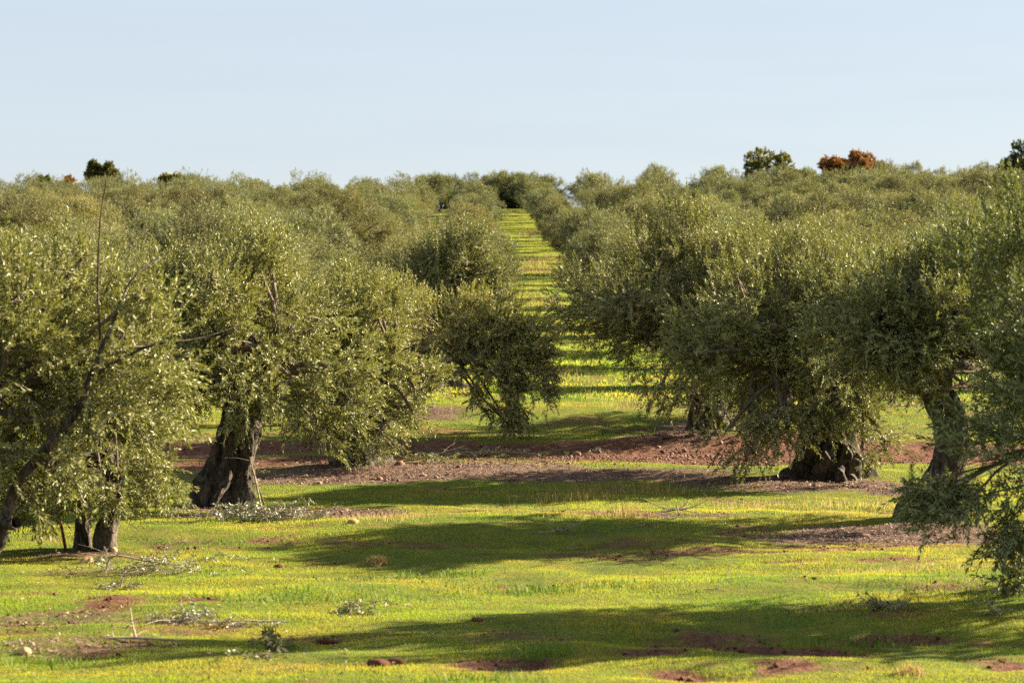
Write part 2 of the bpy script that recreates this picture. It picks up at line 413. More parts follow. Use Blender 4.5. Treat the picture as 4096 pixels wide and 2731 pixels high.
def limb_set(rng, fork, lobes, n_limb=4, r0=.16, sub=7, P=None, li=None, extra=None):
    """limbs from the fork into groups of lobes, then a branch to every lobe and thinner ones among its sprays"""
    thick, thin = Buf(), Buf()
    fork = np.array(fork, float)
    ang = np.arctan2(lobes[:, 1] - fork[1], lobes[:, 0] - fork[0]) + rng.uniform(0, 1)
    g = ((ang + np.pi) / (2 * np.pi) * n_limb).astype(int) % n_limb
    TP, TR, BP, BR, SP, SR = [], [], [], [], [], []
    for q in range(n_limb):
        idx = np.where(g == q)[0]
        if not len(idx): continue
        cen = lobes[idx, :3].mean(0); end = fork + (cen - fork) * .85
        m1 = fork + (end - fork) * .35 + np.array([0, 0, .18]) + rng.normal(0, .10, 3)
        m2 = fork + (end - fork) * .7 + rng.normal(0, .12, 3)
        pts = spline(np.stack([fork - np.array([0, 0, .22]), m1, m2, end]), 12)
        TP.append(pts); TR.append(np.linspace(r0, r0 * .42, 12) * (1 + .1 * rng.normal(size=12)))
        for l in idx:
            s = pts[rng.integers(5, 11)]; e = lobes[l, :3]
            mm = (s + e) / 2 + rng.normal(0, .14, 3) + np.array([0, 0, .10])
            bp = spline(np.stack([s, mm, e, e + (e - mm) * .1]), 9); BP.append(bp); BR.append(np.linspace(r0 * .36, r0 * .09, 9))
            if P is not None:
                own = np.where(li == l)[0]
                if len(own):
                    for w in rng.choice(own, min(sub, len(own)), replace=False):
                        s2 = bp[rng.integers(3, 9)]; e2 = P[w]; m_ = (s2 + e2) / 2 + rng.normal(0, .06, 3)
                        SP.append(spline(np.stack([s2, m_, e2]), 6)); SR.append(np.linspace(r0 * .09, .003, 6))
    v, f = tubes(np.array(TP), np.array(TR), 10); thick.add(v, f)
    v, f = tubes(np.array(BP), np.array(BR), 6); thin.add(v, f)
    if SP: v, f = tubes(np.array(SP), np.array(SR), 4); thin.add(v, f)
    for pth in (extra or []):
        s = spline(pth, 26)
        v, f = tubes(s[None, :, :3], s[None, :, 3] * (1 + .08 * rng.normal(size=(1, 26))), 10); thick.add(v, f)
    return thick, thin

def olive(name, loc, seed, stems, c, r, n_spray, n_lobe=34, lobes_extra=None, reject=None, drop_lobes=None, fork=None, n_limb=4, r0=.15,
          limbs_extra=None, n_leaf=26, ll=.086, lw=.024, low=-.75, rel=(.22, .34), flare=.9, groove=.22, trunk_res=(44, 56), sub=7, no_base_lobes=False, up=.55, shoots=.05, twist=1.1, gash=None, clump=1.0):
    rng = np.random.default_rng(seed)
    root = empty(name, loc)
    lobes = make_lobes(rng, c, r, int(n_lobe * 1.2), rel, low)
    if drop_lobes is not None: lobes = lobes[~drop_lobes(lobes)]
    if no_base_lobes: lobes = lobes[:0]
    if lobes_extra: lobes = np.vstack([lobes, np.array(lobes_extra, float)])
    b, P, li = grow_crown(rng, lobes, c, r, n_spray, n_leaf, ll, lw, reject, up=up, shoots=shoots, clump=clump)
    tb = Buf()
    for q, st in enumerate(stems):
        v, f = trunk_verts(rng, st, trunk_res[0], trunk_res[1], flare, groove, twist, seed + q, gash); tb.add(v, f)
    fk = fork if fork is not None else stems[0][-1][:3]
    thick, thin = limb_set(rng, fk, lobes, n_limb, r0, sub, P, li, limbs_extra)
    tb.v += thick.v; tb.f += [f + tb.n for f in thick.f]; tb.m += thick.m; tb.a += thick.a
    tb.build('trunk', M['bark'], root); thin.build('branches', M['branch'], root)
    b.build('crown', [M['leaf'], M['twig']], root, smooth=False)
    return root

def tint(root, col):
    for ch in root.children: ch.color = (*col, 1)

def ground_loc(x, y, dz=0.0): return (x, y, float(gz(x, y)) + dz)

LITTER, SOIL = [], []        # ellipses (x, y, rx, ry, strength)
def ell(lst, dx, dy, wx, ry, s=1.0):
    x, y = gpt(dx, dy); ry = ry * (1.6 if lst is SOIL else 1)
    s = min(s * 1.35, 1.0) if lst is SOIL else s; lst.append((x, y, wx * .43537 / F_PX * y, ry, s))

# ---- the trees round the lawn -------------------------------------------------
GRP_NEAR = 'old olive trees around the lawn'
def near(o, label, col=(1, 1, 1)):
    tag(o, label, 'olive tree', GRP_NEAR); tint(o, col)

# young twin-stemmed tree at the left
ax, ay = gpt(205, 1262)
A = olive('olive_tree', ground_loc(ax, ay, -.03), 101,
      [[(-.10, .12, -.1, .115), (-.12, .1, .2, .10), (-.10, .1, .6, .095), (-.02, .1, 1.0, .09), (.05, .05, 1.4, .08)],
       [(.26, -.05, -.1, .155), (.22, -.05, .15, .135), (.28, 0, .5, .125), (.33, 0, .9, .11), (.2, 0, 1.5, .09)]],
      (-.2, .1, 2.35), (1.9, 1.9, 2.0), 3100, 30, r0=.07, flare=.4, fork=(.1, 0, 1.3),
      reject=lambda p: (p[:, 2] < .5 + .25 * vnoise(p[:, 0] * 3, p[:, 1] * 3, seed=2)) | ((p[:, 2] < .62) & (np.abs(p[:, 0]) < .55) & (p[:, 1] < .3)), lobes_extra=[(0, -.9, .95, .5), (-.1, -1.0, 1.4, .6), (.3, -.9, 1.2, .5), (-.4, -.8, 1.15, .5), (-.9, -.5, .95, .5), (.5, -.7, 1.0, .5), (-.2, -.8, .9, .45), (.9, -.2, 1.1, .5)])
near(A, 'young olive tree on two thin twin stems beside a leaning brown stake', (1.15, 1.15, .98))

# leaning old tree with the hollow trunk
bx, by = gpt(512, 1162)
B = olive('olive_tree', ground_loc(bx, by, -.03), 102,
      [[(-.02, 0, -.15, .46), (.0, 0, .15, .43), (.08, 0, .5, .37), (.2, 0, .95, .33), (.30, 0, 1.35, .31), (.30, 0, 1.75, .27), (.22, 0, 2.05, .2)]],
      (-.25, 0, 2.8), (2.35, 2.3, 1.75), 3900, 40, fork=(.22, 0, 1.95), r0=.15, flare=1.0, groove=.34, trunk_res=(110, 110), gash=[(1.85, .30, .55), (1.2, .16, .25)], twist=.6,
      reject=lambda p: ((p[:, 2] < 1.42 - .28 * np.abs(p[:, 0] - .1)) & (p[:, 0] > -1.0) & (p[:, 0] < 1.0)) | (p[:, 2] < .75 + .6 * vnoise(p[:, 0] * 2, p[:, 1] * 2, seed=6)),
      lobes_extra=[(1.4, -.6, 1.6, .5), (1.6, -.5, 1.15, .4), (-1.5, -.9, 1.5, .7), (-1.9, -.9, 1.0, .55), (.5, -1.5, 2.0, .7), (-.5, -1.6, 2.1, .7), (1.2, -1.2, 2.2, .7), (.8, .1, 4.25, .4), (-.9, 0, 4.0, .5), (2.0, -.5, 2.3, .6), (2.1, -.5, 1.8, .5)], shoots=.08)
near(B, 'old olive tree with a thick hollow trunk leaning beside the heaped cut branches', (1.2, 1.2, .98))

# bushy tree with foliage to the ground
cx, cy = gpt(835, 1062)
C = olive('olive_tree', ground_loc(cx, cy, -.03), 103,
      [[(0, 0, -.15, .42), (0, 0, .2, .36), (.05, 0, .6, .30), (.02, .1, 1.2, .26)]], (-.2, 0, 2.1), (1.75, 1.8, 2.1), 3700, 40, r0=.13, low=-.92,
      reject=lambda p: (p[:, 2] < .22 + .3 * (p[:, 0] < -.7) + .55 * (p[:, 0] > .9)),
      lobes_extra=[(-.2, -1.0, .75, .6), (.4, -.9, .8, .55), (-.8, -.7, .95, .6), (.9, -.5, 1.1, .5), (-1.2, -.6, 1.6, .6), (-1.1, -.8, 2.4, .6), (-.6, -1.1, 1.5, .6)], shoots=.08)
near(C, 'bushy olive tree whose pale foliage hangs right down onto stony litter', (1.25, 1.25, 1.0))

# tree with the long branch drooping across the lane
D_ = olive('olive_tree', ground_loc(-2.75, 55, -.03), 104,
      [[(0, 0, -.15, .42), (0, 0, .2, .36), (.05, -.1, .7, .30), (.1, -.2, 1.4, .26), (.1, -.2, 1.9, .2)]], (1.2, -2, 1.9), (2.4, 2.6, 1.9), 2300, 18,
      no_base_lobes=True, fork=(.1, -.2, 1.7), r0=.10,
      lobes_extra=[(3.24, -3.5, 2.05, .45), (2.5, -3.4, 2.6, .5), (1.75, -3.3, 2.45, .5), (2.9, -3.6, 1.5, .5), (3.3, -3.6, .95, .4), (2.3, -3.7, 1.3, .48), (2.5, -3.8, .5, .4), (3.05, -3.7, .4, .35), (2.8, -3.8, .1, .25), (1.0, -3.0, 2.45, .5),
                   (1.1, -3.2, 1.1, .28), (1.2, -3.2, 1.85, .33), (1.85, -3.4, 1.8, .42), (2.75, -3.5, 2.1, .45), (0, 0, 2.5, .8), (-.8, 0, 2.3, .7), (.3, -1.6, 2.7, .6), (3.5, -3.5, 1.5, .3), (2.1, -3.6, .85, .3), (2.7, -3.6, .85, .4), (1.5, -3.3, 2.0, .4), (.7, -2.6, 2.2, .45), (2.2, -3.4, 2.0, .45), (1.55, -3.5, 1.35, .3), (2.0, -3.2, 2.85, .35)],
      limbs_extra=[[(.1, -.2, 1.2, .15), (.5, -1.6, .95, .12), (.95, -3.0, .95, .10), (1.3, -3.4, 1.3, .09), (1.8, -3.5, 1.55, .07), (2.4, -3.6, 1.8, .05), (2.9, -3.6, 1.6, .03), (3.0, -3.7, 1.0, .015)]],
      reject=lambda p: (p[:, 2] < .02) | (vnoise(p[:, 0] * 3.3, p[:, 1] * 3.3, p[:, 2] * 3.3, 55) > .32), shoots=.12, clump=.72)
near(D_, 'olive tree with one long leafy branch drooping across the grass lane', (1.5, 1.42, 1.1))  # leaf tint brightened to make up for the shade on this crown

E = olive('olive_tree', ground_loc(-1.9, 64.5, -.03), 105,
      [[(0, 0, -.15, .45), (0, 0, .3, .36), (.05, 0, .9, .30), (.1, 0, 1.5, .24)]], (.2, 0, 2.85), (1.9, 2.0, 1.75), 3400, 38, low=-.8)
near(E, 'dense dark olive tree behind the drooping branch, lane running past its lit side', (1.0, 1.02, .9))

# big tree standing just outside the frame, its limb crossing the corner
gx, gy = -7.5, 28.3
lim = lambda fx, fy, d, r: (*(at(fx, fy, d) - np.array([gx, gy, float(gz(gx, gy))])), r)
G = olive('olive_tree', ground_loc(gx, gy, -.03), 106,
      [[(0, 0, -.15, .5), (0, 0, .2, .40), (.15, 0, .6, .34), (.35, 0, 1.0, .3), (.4, 0, 1.5, .22)]], (.9, .3, 2.8), (2.5, 2.3, 1.65), 3500, 34, fork=(.4, 0, 1.4), r0=.12,
      limbs_extra=[[(.2, 0, .55, .16), lim(-70, 2210, 28.2, .11), lim(15, 2070, 28.1, .075), lim(65, 1930, 28, .066), lim(170, 1800, 28, .062), lim(300, 1640, 28, .058), lim(365, 1490, 28.1, .045), lim(430, 1330, 28.4, .026), lim(527, 1107, 28.7, .015), lim(650, 1010, 29, .008)],
                   [lim(363, 1495, 28.1, .036), lim(480, 1430, 28.2, .024), lim(606, 1368, 28.3, .016), lim(790, 1343, 28.6, .010), lim(930, 1300, 28.9, .005)],
                   [lim(15, 2080, 28.1, .07), lim(40, 2085, 27.95, .065), lim(62, 2080, 27.85, .06)],
                   [lim(400, 1350, 28, .014), lim(392, 1150, 28, .013), lim(400, 900, 28, .010), lim(412, 800, 28, .007), lim(427, 715, 28, .005)]],
      reject=lambda p: (p[:, 2] < 1.2 + .5 * vnoise(p[:, 0] * 2, p[:, 1] * 2, seed=31)) | ((p[:, 0] < 2.7) & (p[:, 1] < 0) & (p[:, 2] < 2.1) & (np.abs((p[:, 2] - (1.265 + 1.25 * (p[:, 0] - 1.76)))) < .16) & (vnoise(p[:, 0] * 4, p[:, 1] * 4, p[:, 2] * 4, 77) > -.25) & (p[:, 0] > 1.3)),
      lobes_extra=[(1.7, -.2, 1.1, .5), (2.1, -.2, 1.5, .6), (1.5, -.4, 1.6, .5), (1.4, .3, .8, .4), (3.0, .1, 2.2, .7), (3.3, .3, 2.9, .7), (3.1, .2, 3.5, .5), (2.4, .3, 3.9, .4)], shoots=.10)
near(G, 'large nearby olive tree sending a bare dark limb up across its foliage', (1.18, 1.18, .96))

# right side
r0x, r0y = 4.35, 52.6
R0 = olive('olive_tree', ground_loc(r0x, r0y, -.03), 107,
      [[(0, 0, -.15, .5), (0, 0, .2, .40), (-.1, 0, .7, .34), (-.1, 0, 1.3, .26)]], (-.2, 0, 2.95), (3.4, 3.0, 2.15), 5200, 48, r0=.15, low=-.7,
      reject=lambda p: (p[:, 2] < .35 + np.clip(-(p[:, 0] + .9), 0, 3) * .85), lobes_extra=[(-1.2, -1.5, 1.2, .7), (-.6, -1.9, .95, .6), (.3, -1.6, 1.0, .7), (-2.9, -.5, 3.2, .7), (-3.0, 0, 2.7, .6)], shoots=.09)
near(R0, 'wide olive tree behind the red earth track, crown overhanging the lane', (1.12, 1.12, .92))

r1x, r1y = gpt(1905, 1096)
R1 = olive('olive_tree', ground_loc(r1x, r1y, -.03), 108,
      [[(0, 0, -.15, .64), (0, 0, .12, .60), (-.02, 0, .45, .52), (-.05, 0, .9, .42), (-.1, 0, 1.4, .34), (-.1, 0, 1.7, .25)]], (-.35, 0, 2.55), (2.95, 2.6, 2.15), 4700, 46, r0=.16, low=-.8, fork=(-.1, 0, 1.6), trunk_res=(120, 80), flare=.36, groove=.40, gash=[(.9, .18, .35), (1.75, .2, .4), (2.4, .15, .35)],
      reject=lambda p: ((p[:, 2] < .42 + .2 * vnoise(p[:, 0] * 4, p[:, 1] * 4, seed=12)) & (np.abs(p[:, 0]) < 1.0)) | (p[:, 2] < .25) | ((p[:, 2] < 1.5) & (p[:, 0] > 1.1)),
      lobes_extra=[(-.2, -1.7, .95, .5), (.75, -1.5, .85, .42), (-.9, -1.6, .85, .5), (.35, -1.8, .75, .38), (-.5, -1.6, 1.1, .6), (.1, -1.6, 1.25, .7), (.6, -1.5, 1.05, .55), (-1.3, -1.3, .95, .6), (-1.9, -1.0, 1.0, .6), (-1.6, -1.5, .55, .4), (.0, -1.8, 1.9, .7), (.9, -1.3, 1.5, .6)], shoots=.09)
near(R1, 'olive tree on a massive flared stump-like trunk, foliage curtaining its front', (1.12, 1.12, .90))

r2x, r2y = gpt(2140, 1195)
R2 = olive('olive_tree', ground_loc(r2x, r2y, -.03), 109,
      [[(-.02, 0, -.15, .46), (.0, 0, .15, .40), (.1, 0, .45, .30), (.22, 0, .85, .235), (.30, 0, 1.15, .235), (.26, 0, 1.55, .23), (.14, 0, 1.85, .21), (.08, 0, 2.05, .16)]],
      (.25, .1, 3.0), (2.75, 2.5, 1.55), 3700, 42, fork=(.08, 0, 1.95), r0=.13, trunk_res=(90, 90), flare=.8, groove=.28,
      limbs_extra=[[(.12, 0, 1.75, .15), (-.12, -.1, 1.98, .12), (-.45, -.2, 2.12, .10), (-.75, -.3, 2.35, .085), (-1.1, -.4, 2.5, .06), (-1.6, -.4, 2.9, .03)], [(.1, 0, 1.8, .15), (.2, -.1, 2.2, .11), (.3, -.2, 2.8, .07), (.3, -.2, 3.6, .03)]],
      reject=lambda p: (p[:, 2] < 2.0 + .25 * vnoise(p[:, 0] * 2, p[:, 1] * 2, seed=8) - np.clip(p[:, 0] - .75, 0, .9)) & (p[:, 0] < 1.7) | (p[:, 2] < .8),
      lobes_extra=[(1.1, -.4, 1.6, .5), (1.3, -.8, 1.9, .6), (-.6, -1.2, 2.7, .6)], shoots=.08)
near(R2, 'olive tree with a bare curved dark trunk forking above flared roots', (1.05, 1.08, .9))

fx_, fy_ = 8.3, 27.3
FF = olive('olive_tree', ground_loc(fx_, fy_, -.03), 110,
      [[(0, 0, -.15, .5), (0, 0, .2, .40), (-.1, 0, .7, .34), (-.1, 0, 1.4, .26)]], (-.5, 0, 2.55), (2.75, 2.4, 1.9), 3700, 36, r0=.055, sub=4,
      reject=lambda p: (p[:, 0] < -3.55 - .25 * vnoise(p[:, 1] * 2, p[:, 2] * 2, seed=4)) & (p[:, 2] > 1.5) | (p[:, 2] < 1.9) & (p[:, 0] < -1.2) & (vnoise(p[:, 0] * 3, p[:, 1] * 3, p[:, 2] * 3.4, 91) > .2),
      lobes_extra=[(-3.3, -.4, 1.35, .42), (-2.9, -.5, 1.25, .5), (-3.55, -.4, 1.25, .28), (-2.6, -.5, .95, .5), (-2.95, -.4, .75, .38), (-2.6, -.4, .45, .35), (-2.75, -.4, .12, .22), (-3.6, -.4, 1.15, .36), (-3.4, -.5, .9, .4), (-3.2, -.4, 1.75, .4), (-3.85, -.4, 1.3, .22), (-3.0, -.5, 1.6, .5), (-2.9, .2, 3.9, .5), (-2.5, .1, 4.2, .5), (-2.5, .2, 3.3, .7), (-2.3, 0, 2.2, .75)], shoots=.1)
near(FF, 'out of focus olive tree at the frame edge, leafy branches hanging to the grass', (.95, 1.05, .9))

# ---- the grove behind ---------------------------------------------------------
FAR_PARK = (0, -500, 0)
def proto(seed, n_spray, ll, lw, r, h, n_lobe=30, n_leaf=20, lean=0, rel=(.22, .36)):
    return olive('olive_tree', (0, 0, 0), seed, [[(0, 0, -.2, .42), (0, 0, .3, .34), (lean * .4, 0, .8, .28), (lean, 0, 1.4, .22)]],
                 (lean * .6, 0, h * .53), (r, r, h * .46), n_spray, n_lobe, ll=ll, lw=lw, n_leaf=n_leaf, trunk_res=(20, 24), sub=3, low=-.85, shoots=.09, rel=rel)
mids = [proto(201, 3600, .095, .021, 2.75, 4.6), proto(202, 3800, .095, .021, 2.9, 4.9, lean=.2), proto(203, 3400, .095, .021, 2.6, 4.4, 26, lean=-.2), proto(204, 3700, .095, .021, 2.8, 4.7, 34)]
fars = [proto(211, 1900, .15, .034, 2.75, 4.6, 13, 14, 0, (.24, .42)), proto(212, 2000, .15, .034, 2.9, 4.9, 15, 14, .2, (.22, .40)), proto(213, 1800, .15, .034, 2.6, 4.3, 12, 14, -.2, (.24, .44)), proto(214, 1900, .15, .034, 2.8, 4.7, 16, 14, 0, (.2, .4)), proto(215, 1800, .15, .034, 2.6, 4.8, 11, 14, .1, (.22, .42))]
ORD = 'first second third fourth fifth sixth seventh eighth ninth tenth eleventh twelfth thirteenth fourteenth fifteenth sixteenth seventeenth eighteenth nineteenth twentieth twenty-first twenty-second twenty-third twenty-fourth twenty-fifth twenty-sixth twenty-seventh twenty-eighth twenty-ninth thirtieth thirty-first thirty-second thirty-third thirty-fourth thirty-fifth thirty-sixth thirty-seventh thirty-eighth'.split()
used = set()
rg = random.Random(77)
SP = 8.5
def lane_x(y): return 1.95 - .0088 * (y - 60)
def grove_tree(x, y, label, group, s=None, rz=None, col=None, wide=1.0):
    pool = mids if y < 112 else fars
    p = rg.choice(pool)
    s = (s if s is not None else rg.uniform(.86, 1.08)) * (1 - .06 * float(sstep(120, 235, y)))
    sc = (s * wide * rg.uniform(.94, 1.1), s * wide * rg.uniform(.94, 1.1), s * (rg.uniform(.86, 1.06) if y < 150 else rg.choice((.84, .92, 1.0, 1.06, 1.18)) * rg.uniform(.94, 1.06)))
    loc = ground_loc(x, y, -.05); rz = rg.uniform(0, 6.28) if rz is None else rz
    if p.name not in used:
        used.add(p.name); o = p; o.location = loc; o.rotation_euler = (0, 0, rz); o.scale = sc
    else: o = copy_thing(p, loc, rz, sc)
    if col is None:
        a = rg.choice((.72, .95, 1.1, 1.2)) * rg.uniform(.93, 1.07); w = rg.uniform(-.08, .12)
        col = (a * (1 + w), a, a * (.92 - w))
    tint(o, col); tag(o, label, 'olive tree', group)
    return o
row_y = [57.0 + SP * k for k in range(37)]
cand = []
for k, y0 in enumerate(row_y):
    for side in (-1, 1):
        for c_ in range(0, 11):
            x = lane_x(y0) + side * (4.25 + 8.1 * c_) + rg.uniform(-.5, .5) * (1 + (c_ > 0)); y = y0 + rg.uniform(-.8, .8) * (1 + .8 * (c_ > 0))
            px = 512 + F_PX * x / y; m = F_PX * 3.0 / y
            if px < -m * .6 or px > 1024 + m * .6: continue
            if c_ == 0 and side == -1 and k < 2: continue        # the tree with the drooping branch and the dense dark tree stand here
            side_w = 'left' if side < 0 else 'right'
            cand.append((y, x, f"grey-green olive tree {ORD[k]} behind the track in {ORD[c_]} row {side_w} of the lane", c_))
cand.sort(key=lambda t: t[0])
MAX_TREES = 282
for y, x, lab, c_ in cand[:MAX_TREES]:
    grove_tree(x, y, lab, 'olive trees of the grove on the slope', rg.uniform(.86, .98) if c_ == 0 else None, wide=1.0 if c_ == 0 else 1.28)
# past those the grove reads as one mass along the ridge: one object of the same crowns and stems
rng = np.random.default_rng(404)
mass = Buf()
for y, x, lab, c_ in cand[MAX_TREES:]:
    hh = 4.2 * rng.choice((.82, .92, 1.0, 1.1, 1.28)); rr = 3.5 * rng.uniform(.85, 1.12)
    if c_ == 0: rr *= .85
    cc = np.array([0, 0, hh * .55]); ee = np.array([rr, rr, hh * .47])
    lb = make_lobes(rng, cc, ee, 15, (.24, .42), -.8)
    q_, P_, l_ = grow_crown(rng, lb, cc, ee, 700, 12, .21, .055, stem=0, shoots=.06)
    o_ = np.array(ground_loc(x, y, -.05), np.float32); t_ = float(rng.uniform(-.18, .12))
    for v_, f_, a_ in zip(q_.v, q_.f, q_.a): mass.add(v_ + o_, f_, 0, np.clip(a_ + t_, 0, 1))
    tv, tf = trunk_verts(rng, [(0, 0, -.2, .4), (0, 0, .4, .32), (0, 0, 1.6, .22)], 8, 6); mass.add(tv + o_, tf, 1)
om = mass.build('distant_grove', [M['leaf'], M['bark']], smooth=False)
tag(om, 'far olive crowns merging into one grey-green mass along the ridge', 'olive grove', kind='stuff')
for x, y, w in ((.2, 350, 'dark olive tree closing the far end of the grass lane'), (-4.2, 352, 'olive tree behind the left corner of the lane end'), (4.6, 351, 'olive tree behind the right corner of the lane end'), (-1.6, 360, 'dark olive tree half hidden behind the one closing the lane'), (2.6, 358, 'olive tree showing just right of the one closing the lane'), (1.5, 346, 'low dark olive bush in front of the right side of the lane end'), (-1.3, 347, 'low dark olive bush in front of the left side of the lane end'), (-10.7, 338, 'olive tree filling the dip in the treeline just left of the lane'), (-9.3, 350, 'olive tree behind the one filling the treeline dip left of the lane'), (-12.0, 360, 'farthest olive tree in the treeline dip left of the lane')):
    grove_tree(x, y, w, 'olive trees of the grove on the slope', 1.25, col=(.85, .9, .8), wide=1.25)

for i, (x, y, w) in enumerate([(-.6, 349, 'low olive bush under the dark tree closing the lane'), (1.0, 351, 'low olive bush on the right under the tree closing the lane'), (-10.4, 351, 'low olive bush under the trees filling the treeline dip')]):
    o = copy_thing(fars[i], ground_loc(x, y, -.3), i * 2.0, (.8, .8, .62)); tint(o, (.85, .9, .8)); tag(o, w, 'olive bush', 'olive trees of the grove on the slope')

# ---- other trees on the skyline ----------------------------------------------
def broadleaf(name, px, top_y, d, width, height, seed, leafm, label, cat, col, lobes=14, clear=.35, n=2600, ll=.33, lw=.21, rel=(.3, .48)):
    x = (px - 512) / F_PX * d; z = float(gz(x, d)); top = EYE + (HORIZON - top_y) / F_PX * d
    H = top - z; rng = np.random.default_rng(seed); root = empty(name, (x, d, z - .1))
    r = np.array([width / 2, width / 2, height / 2]); c = np.array([0, 0, H - height / 2])
    lb = make_lobes(rng, c, r * 1.1, lobes, rel, -.7); lb[:, :3] += rng.normal(0, .09, (len(lb), 3)) * r
    b, P, li = grow_crown(rng, lb, c, r, n, 9, ll, lw, spray_len=(.25, .6), stem=0, up=.3, shoots=.03)
    tb = Buf(); v, f = trunk_verts(rng, [(0, 0, -.3, .34), (0, 0, .6, .26), (.1, 0, c[2] * .6, .2), (.05, 0, c[2], .14)], 16, 20, .4, .1, .5, seed); tb.add(v, f)
    thick, thin = limb_set(rng, (.08, 0, c[2] * .75), lb, 4, .12, 2, P, li)
    tb.v += thick.v; tb.f += [q + tb.n for q in thick.f]; tb.m += thick.m; tb.a += thick.a
    tb.build('trunk', M['bark'], root); thin.build('branches', M['branch'], root)
    b.build('crown', [leafm, M['twig']], root, smooth=False)
    tint(root, col); tag(root, label, cat)
    return root
broadleaf('round_tree', 102, 161.0, 350, 4.6, 3.6, 301, M['green_leaf'], 'dark green flat-topped tree standing above the olives on the left skyline', 'tree', (1, .9, .8), 12, n=1700)
broadleaf('evergreen_oak', 772, 150.5, 356, 8.9, 8.3, 302, M['green_leaf'], 'dark green leafy tree on the skyline beside the orange tree', 'tree', (1.5, 1.35, 1.2), 11, n=2800, rel=(.24, .42))
broadleaf('autumn_tree', 868, 147.0, 356, 9.2, 8.0, 303, M['orange_leaf'], 'large orange autumn tree rising above the olives on the skyline', 'tree', (1, .95, .9), 12, n=2800, rel=(.22, .40))
broadleaf('autumn_tree', 834, 155.0, 354, 4.8, 5.4, 304, M['orange_leaf'], 'smaller orange autumn tree touching the left side of the large one', 'tree', (1, .85, .7), 10, n=1300)
broadleaf('evergreen_oak', 1020, 143.5, 350, 7.2, 8.2, 305, M['green_leaf'], 'dark tree cut off by the right edge on the skyline', 'tree', (.75, .8, 1.2), 12, n=2000)
broadleaf('evergreen_oak', 41, 171.5, 350, 2.6, 3.4, 306, M['green_leaf'], 'small dark green tree on the skyline near the left edge', 'tree', (.8, .9, .8), 8, n=800)
broadleaf('autumn_tree', 68, 179.0, 352, 2.9, 2.9, 307, M['orange_leaf'], 'small orange shrub-like tree peeping over the olives on the left skyline', 'tree', (1.1, 1.1, .9), 8, n=700)
broadleaf('yellowing_tree', 174, 173.5, 350, 4.2, 4.2, 308, M['green_leaf'], 'yellowing tree among the olives on the left skyline', 'tree', (2.0, 1.6, 1.4), 10, n=1300)
for i, (px, ty, sc, lab) in enumerate([(192, 172, 1.0, 'slim dark olive tree poking above the left skyline beside the yellowing tree'), (655, 166, 1.05, 'tall pale olive tree on the skyline midway between lane and dark green tree'), (805, 163, 1.0, 'pale olive tree on the skyline between the dark green and orange trees'), (716, 165, 1.0, 'pale olive tree on the skyline just left of the dark green tree'), (912, 161, 1.1, 'pale tall olive tree on the skyline right of the orange tree'), (590, 171, 1.0, 'rounded olive tree standing above the skyline right of the lane end')]):
    d = 350; x = (px - 512) / F_PX * d; H = EYE + (HORIZON - ty) / F_PX * d - float(gz(x, d))
    o = copy_thing(fars[i % 5], ground_loc(x, d, -.05), i * 1.3, (1.0, 1.0, H / 4.5)); tint(o, (1.2, 1.2, 1.0) if i else (.7, .8, .8))
    tag(o, lab, 'olive tree', 'olive trees standing up on the skyline')

# ------------------------------------------------------------------ ground masks
for a in [(520, 1172, 150, .55), (640, 1180, 230, .75), (820, 1178, 110, .45), (900, 1080, 360, 1.6), (800, 1060, 170, 1.0), (1080, 1072, 160, .9), (1330, 1090, 360, .9), (1500, 1085, 200, .7), (1880, 1112, 240, 1.3), (1720, 1100, 190, .8), (2050, 1120, 110, .8),
          (2080, 1225, 230, 1.0), (2150, 1205, 130, .8), (1900, 1235, 170, .6), (1545, 1183, 165, .22), (1560, 1000, 130, 1.3), (1640, 985, 110, 1.5)]: ell(LITTER, *a)
for a in [(210, 1275, 130, .5, .62), (250, 1310, 190, .6, .45), (90, 1425, 230, .8, .52), (150, 1475, 230, .7, .5), (330, 1430, 200, .5, .42), (400, 1240, 150, .35, .4), (980, 790, 130, 3.0, .8), (970, 850, 110, 2.0, .6)]: ell(LITTER, *a)
for a in [(1620, 1480, 170, .26, 1), (1760, 1502, 130, .16, .9), (1650, 1546, 160, .26, 1), (1820, 1522, 170, .16, .8), (2000, 1478, 120, .16, .7), (1560, 1482, 110, .22, .9), (1480, 1495, 90, .15, .6), (1600, 1552, 120, .24, .95), (1700, 1530, 110, .16, .7), (1830, 1500, 160, .18, .7), (2080, 1470, 110, .14, .6), (1170, 1532, 110, .15, .85), (2310, 1530, 70, .2, .8), (2300, 1480, 80, .12, .5), (880, 1525, 50, .12, .8),
          (480, 1377, 130, .16, .65), (250, 1378, 110, .14, .5), (380, 1370, 300, .14, .42), (660, 1282, 60, .16, .7), (1700, 1268, 330, .30, .6), (1950, 1255, 220, .3, .6), (1350, 1275, 140, .2, .5), (1480, 1240, 180, .2, .45), (640, 1240, 160, .3, .45), (470, 1255, 200, .35, .5), (330, 1290, 170, .4, .45),
          (2100, 1285, 180, .2, .5), (1830, 1290, 120, .12, .5), (1000, 1250, 160, .2, .45), (750, 1210, 200, .25, .4), (750, 1475, 30, .1, .8), (1095, 1430, 28, .12, .8), (950, 1020, 150, 1.0, .6), (60, 1440, 160, .4, .5), (180, 1400, 200, .3, .45), (230, 1490, 160, .3, .45), (500, 1490, 120, .2, .35)]: ell(SOIL, *a)
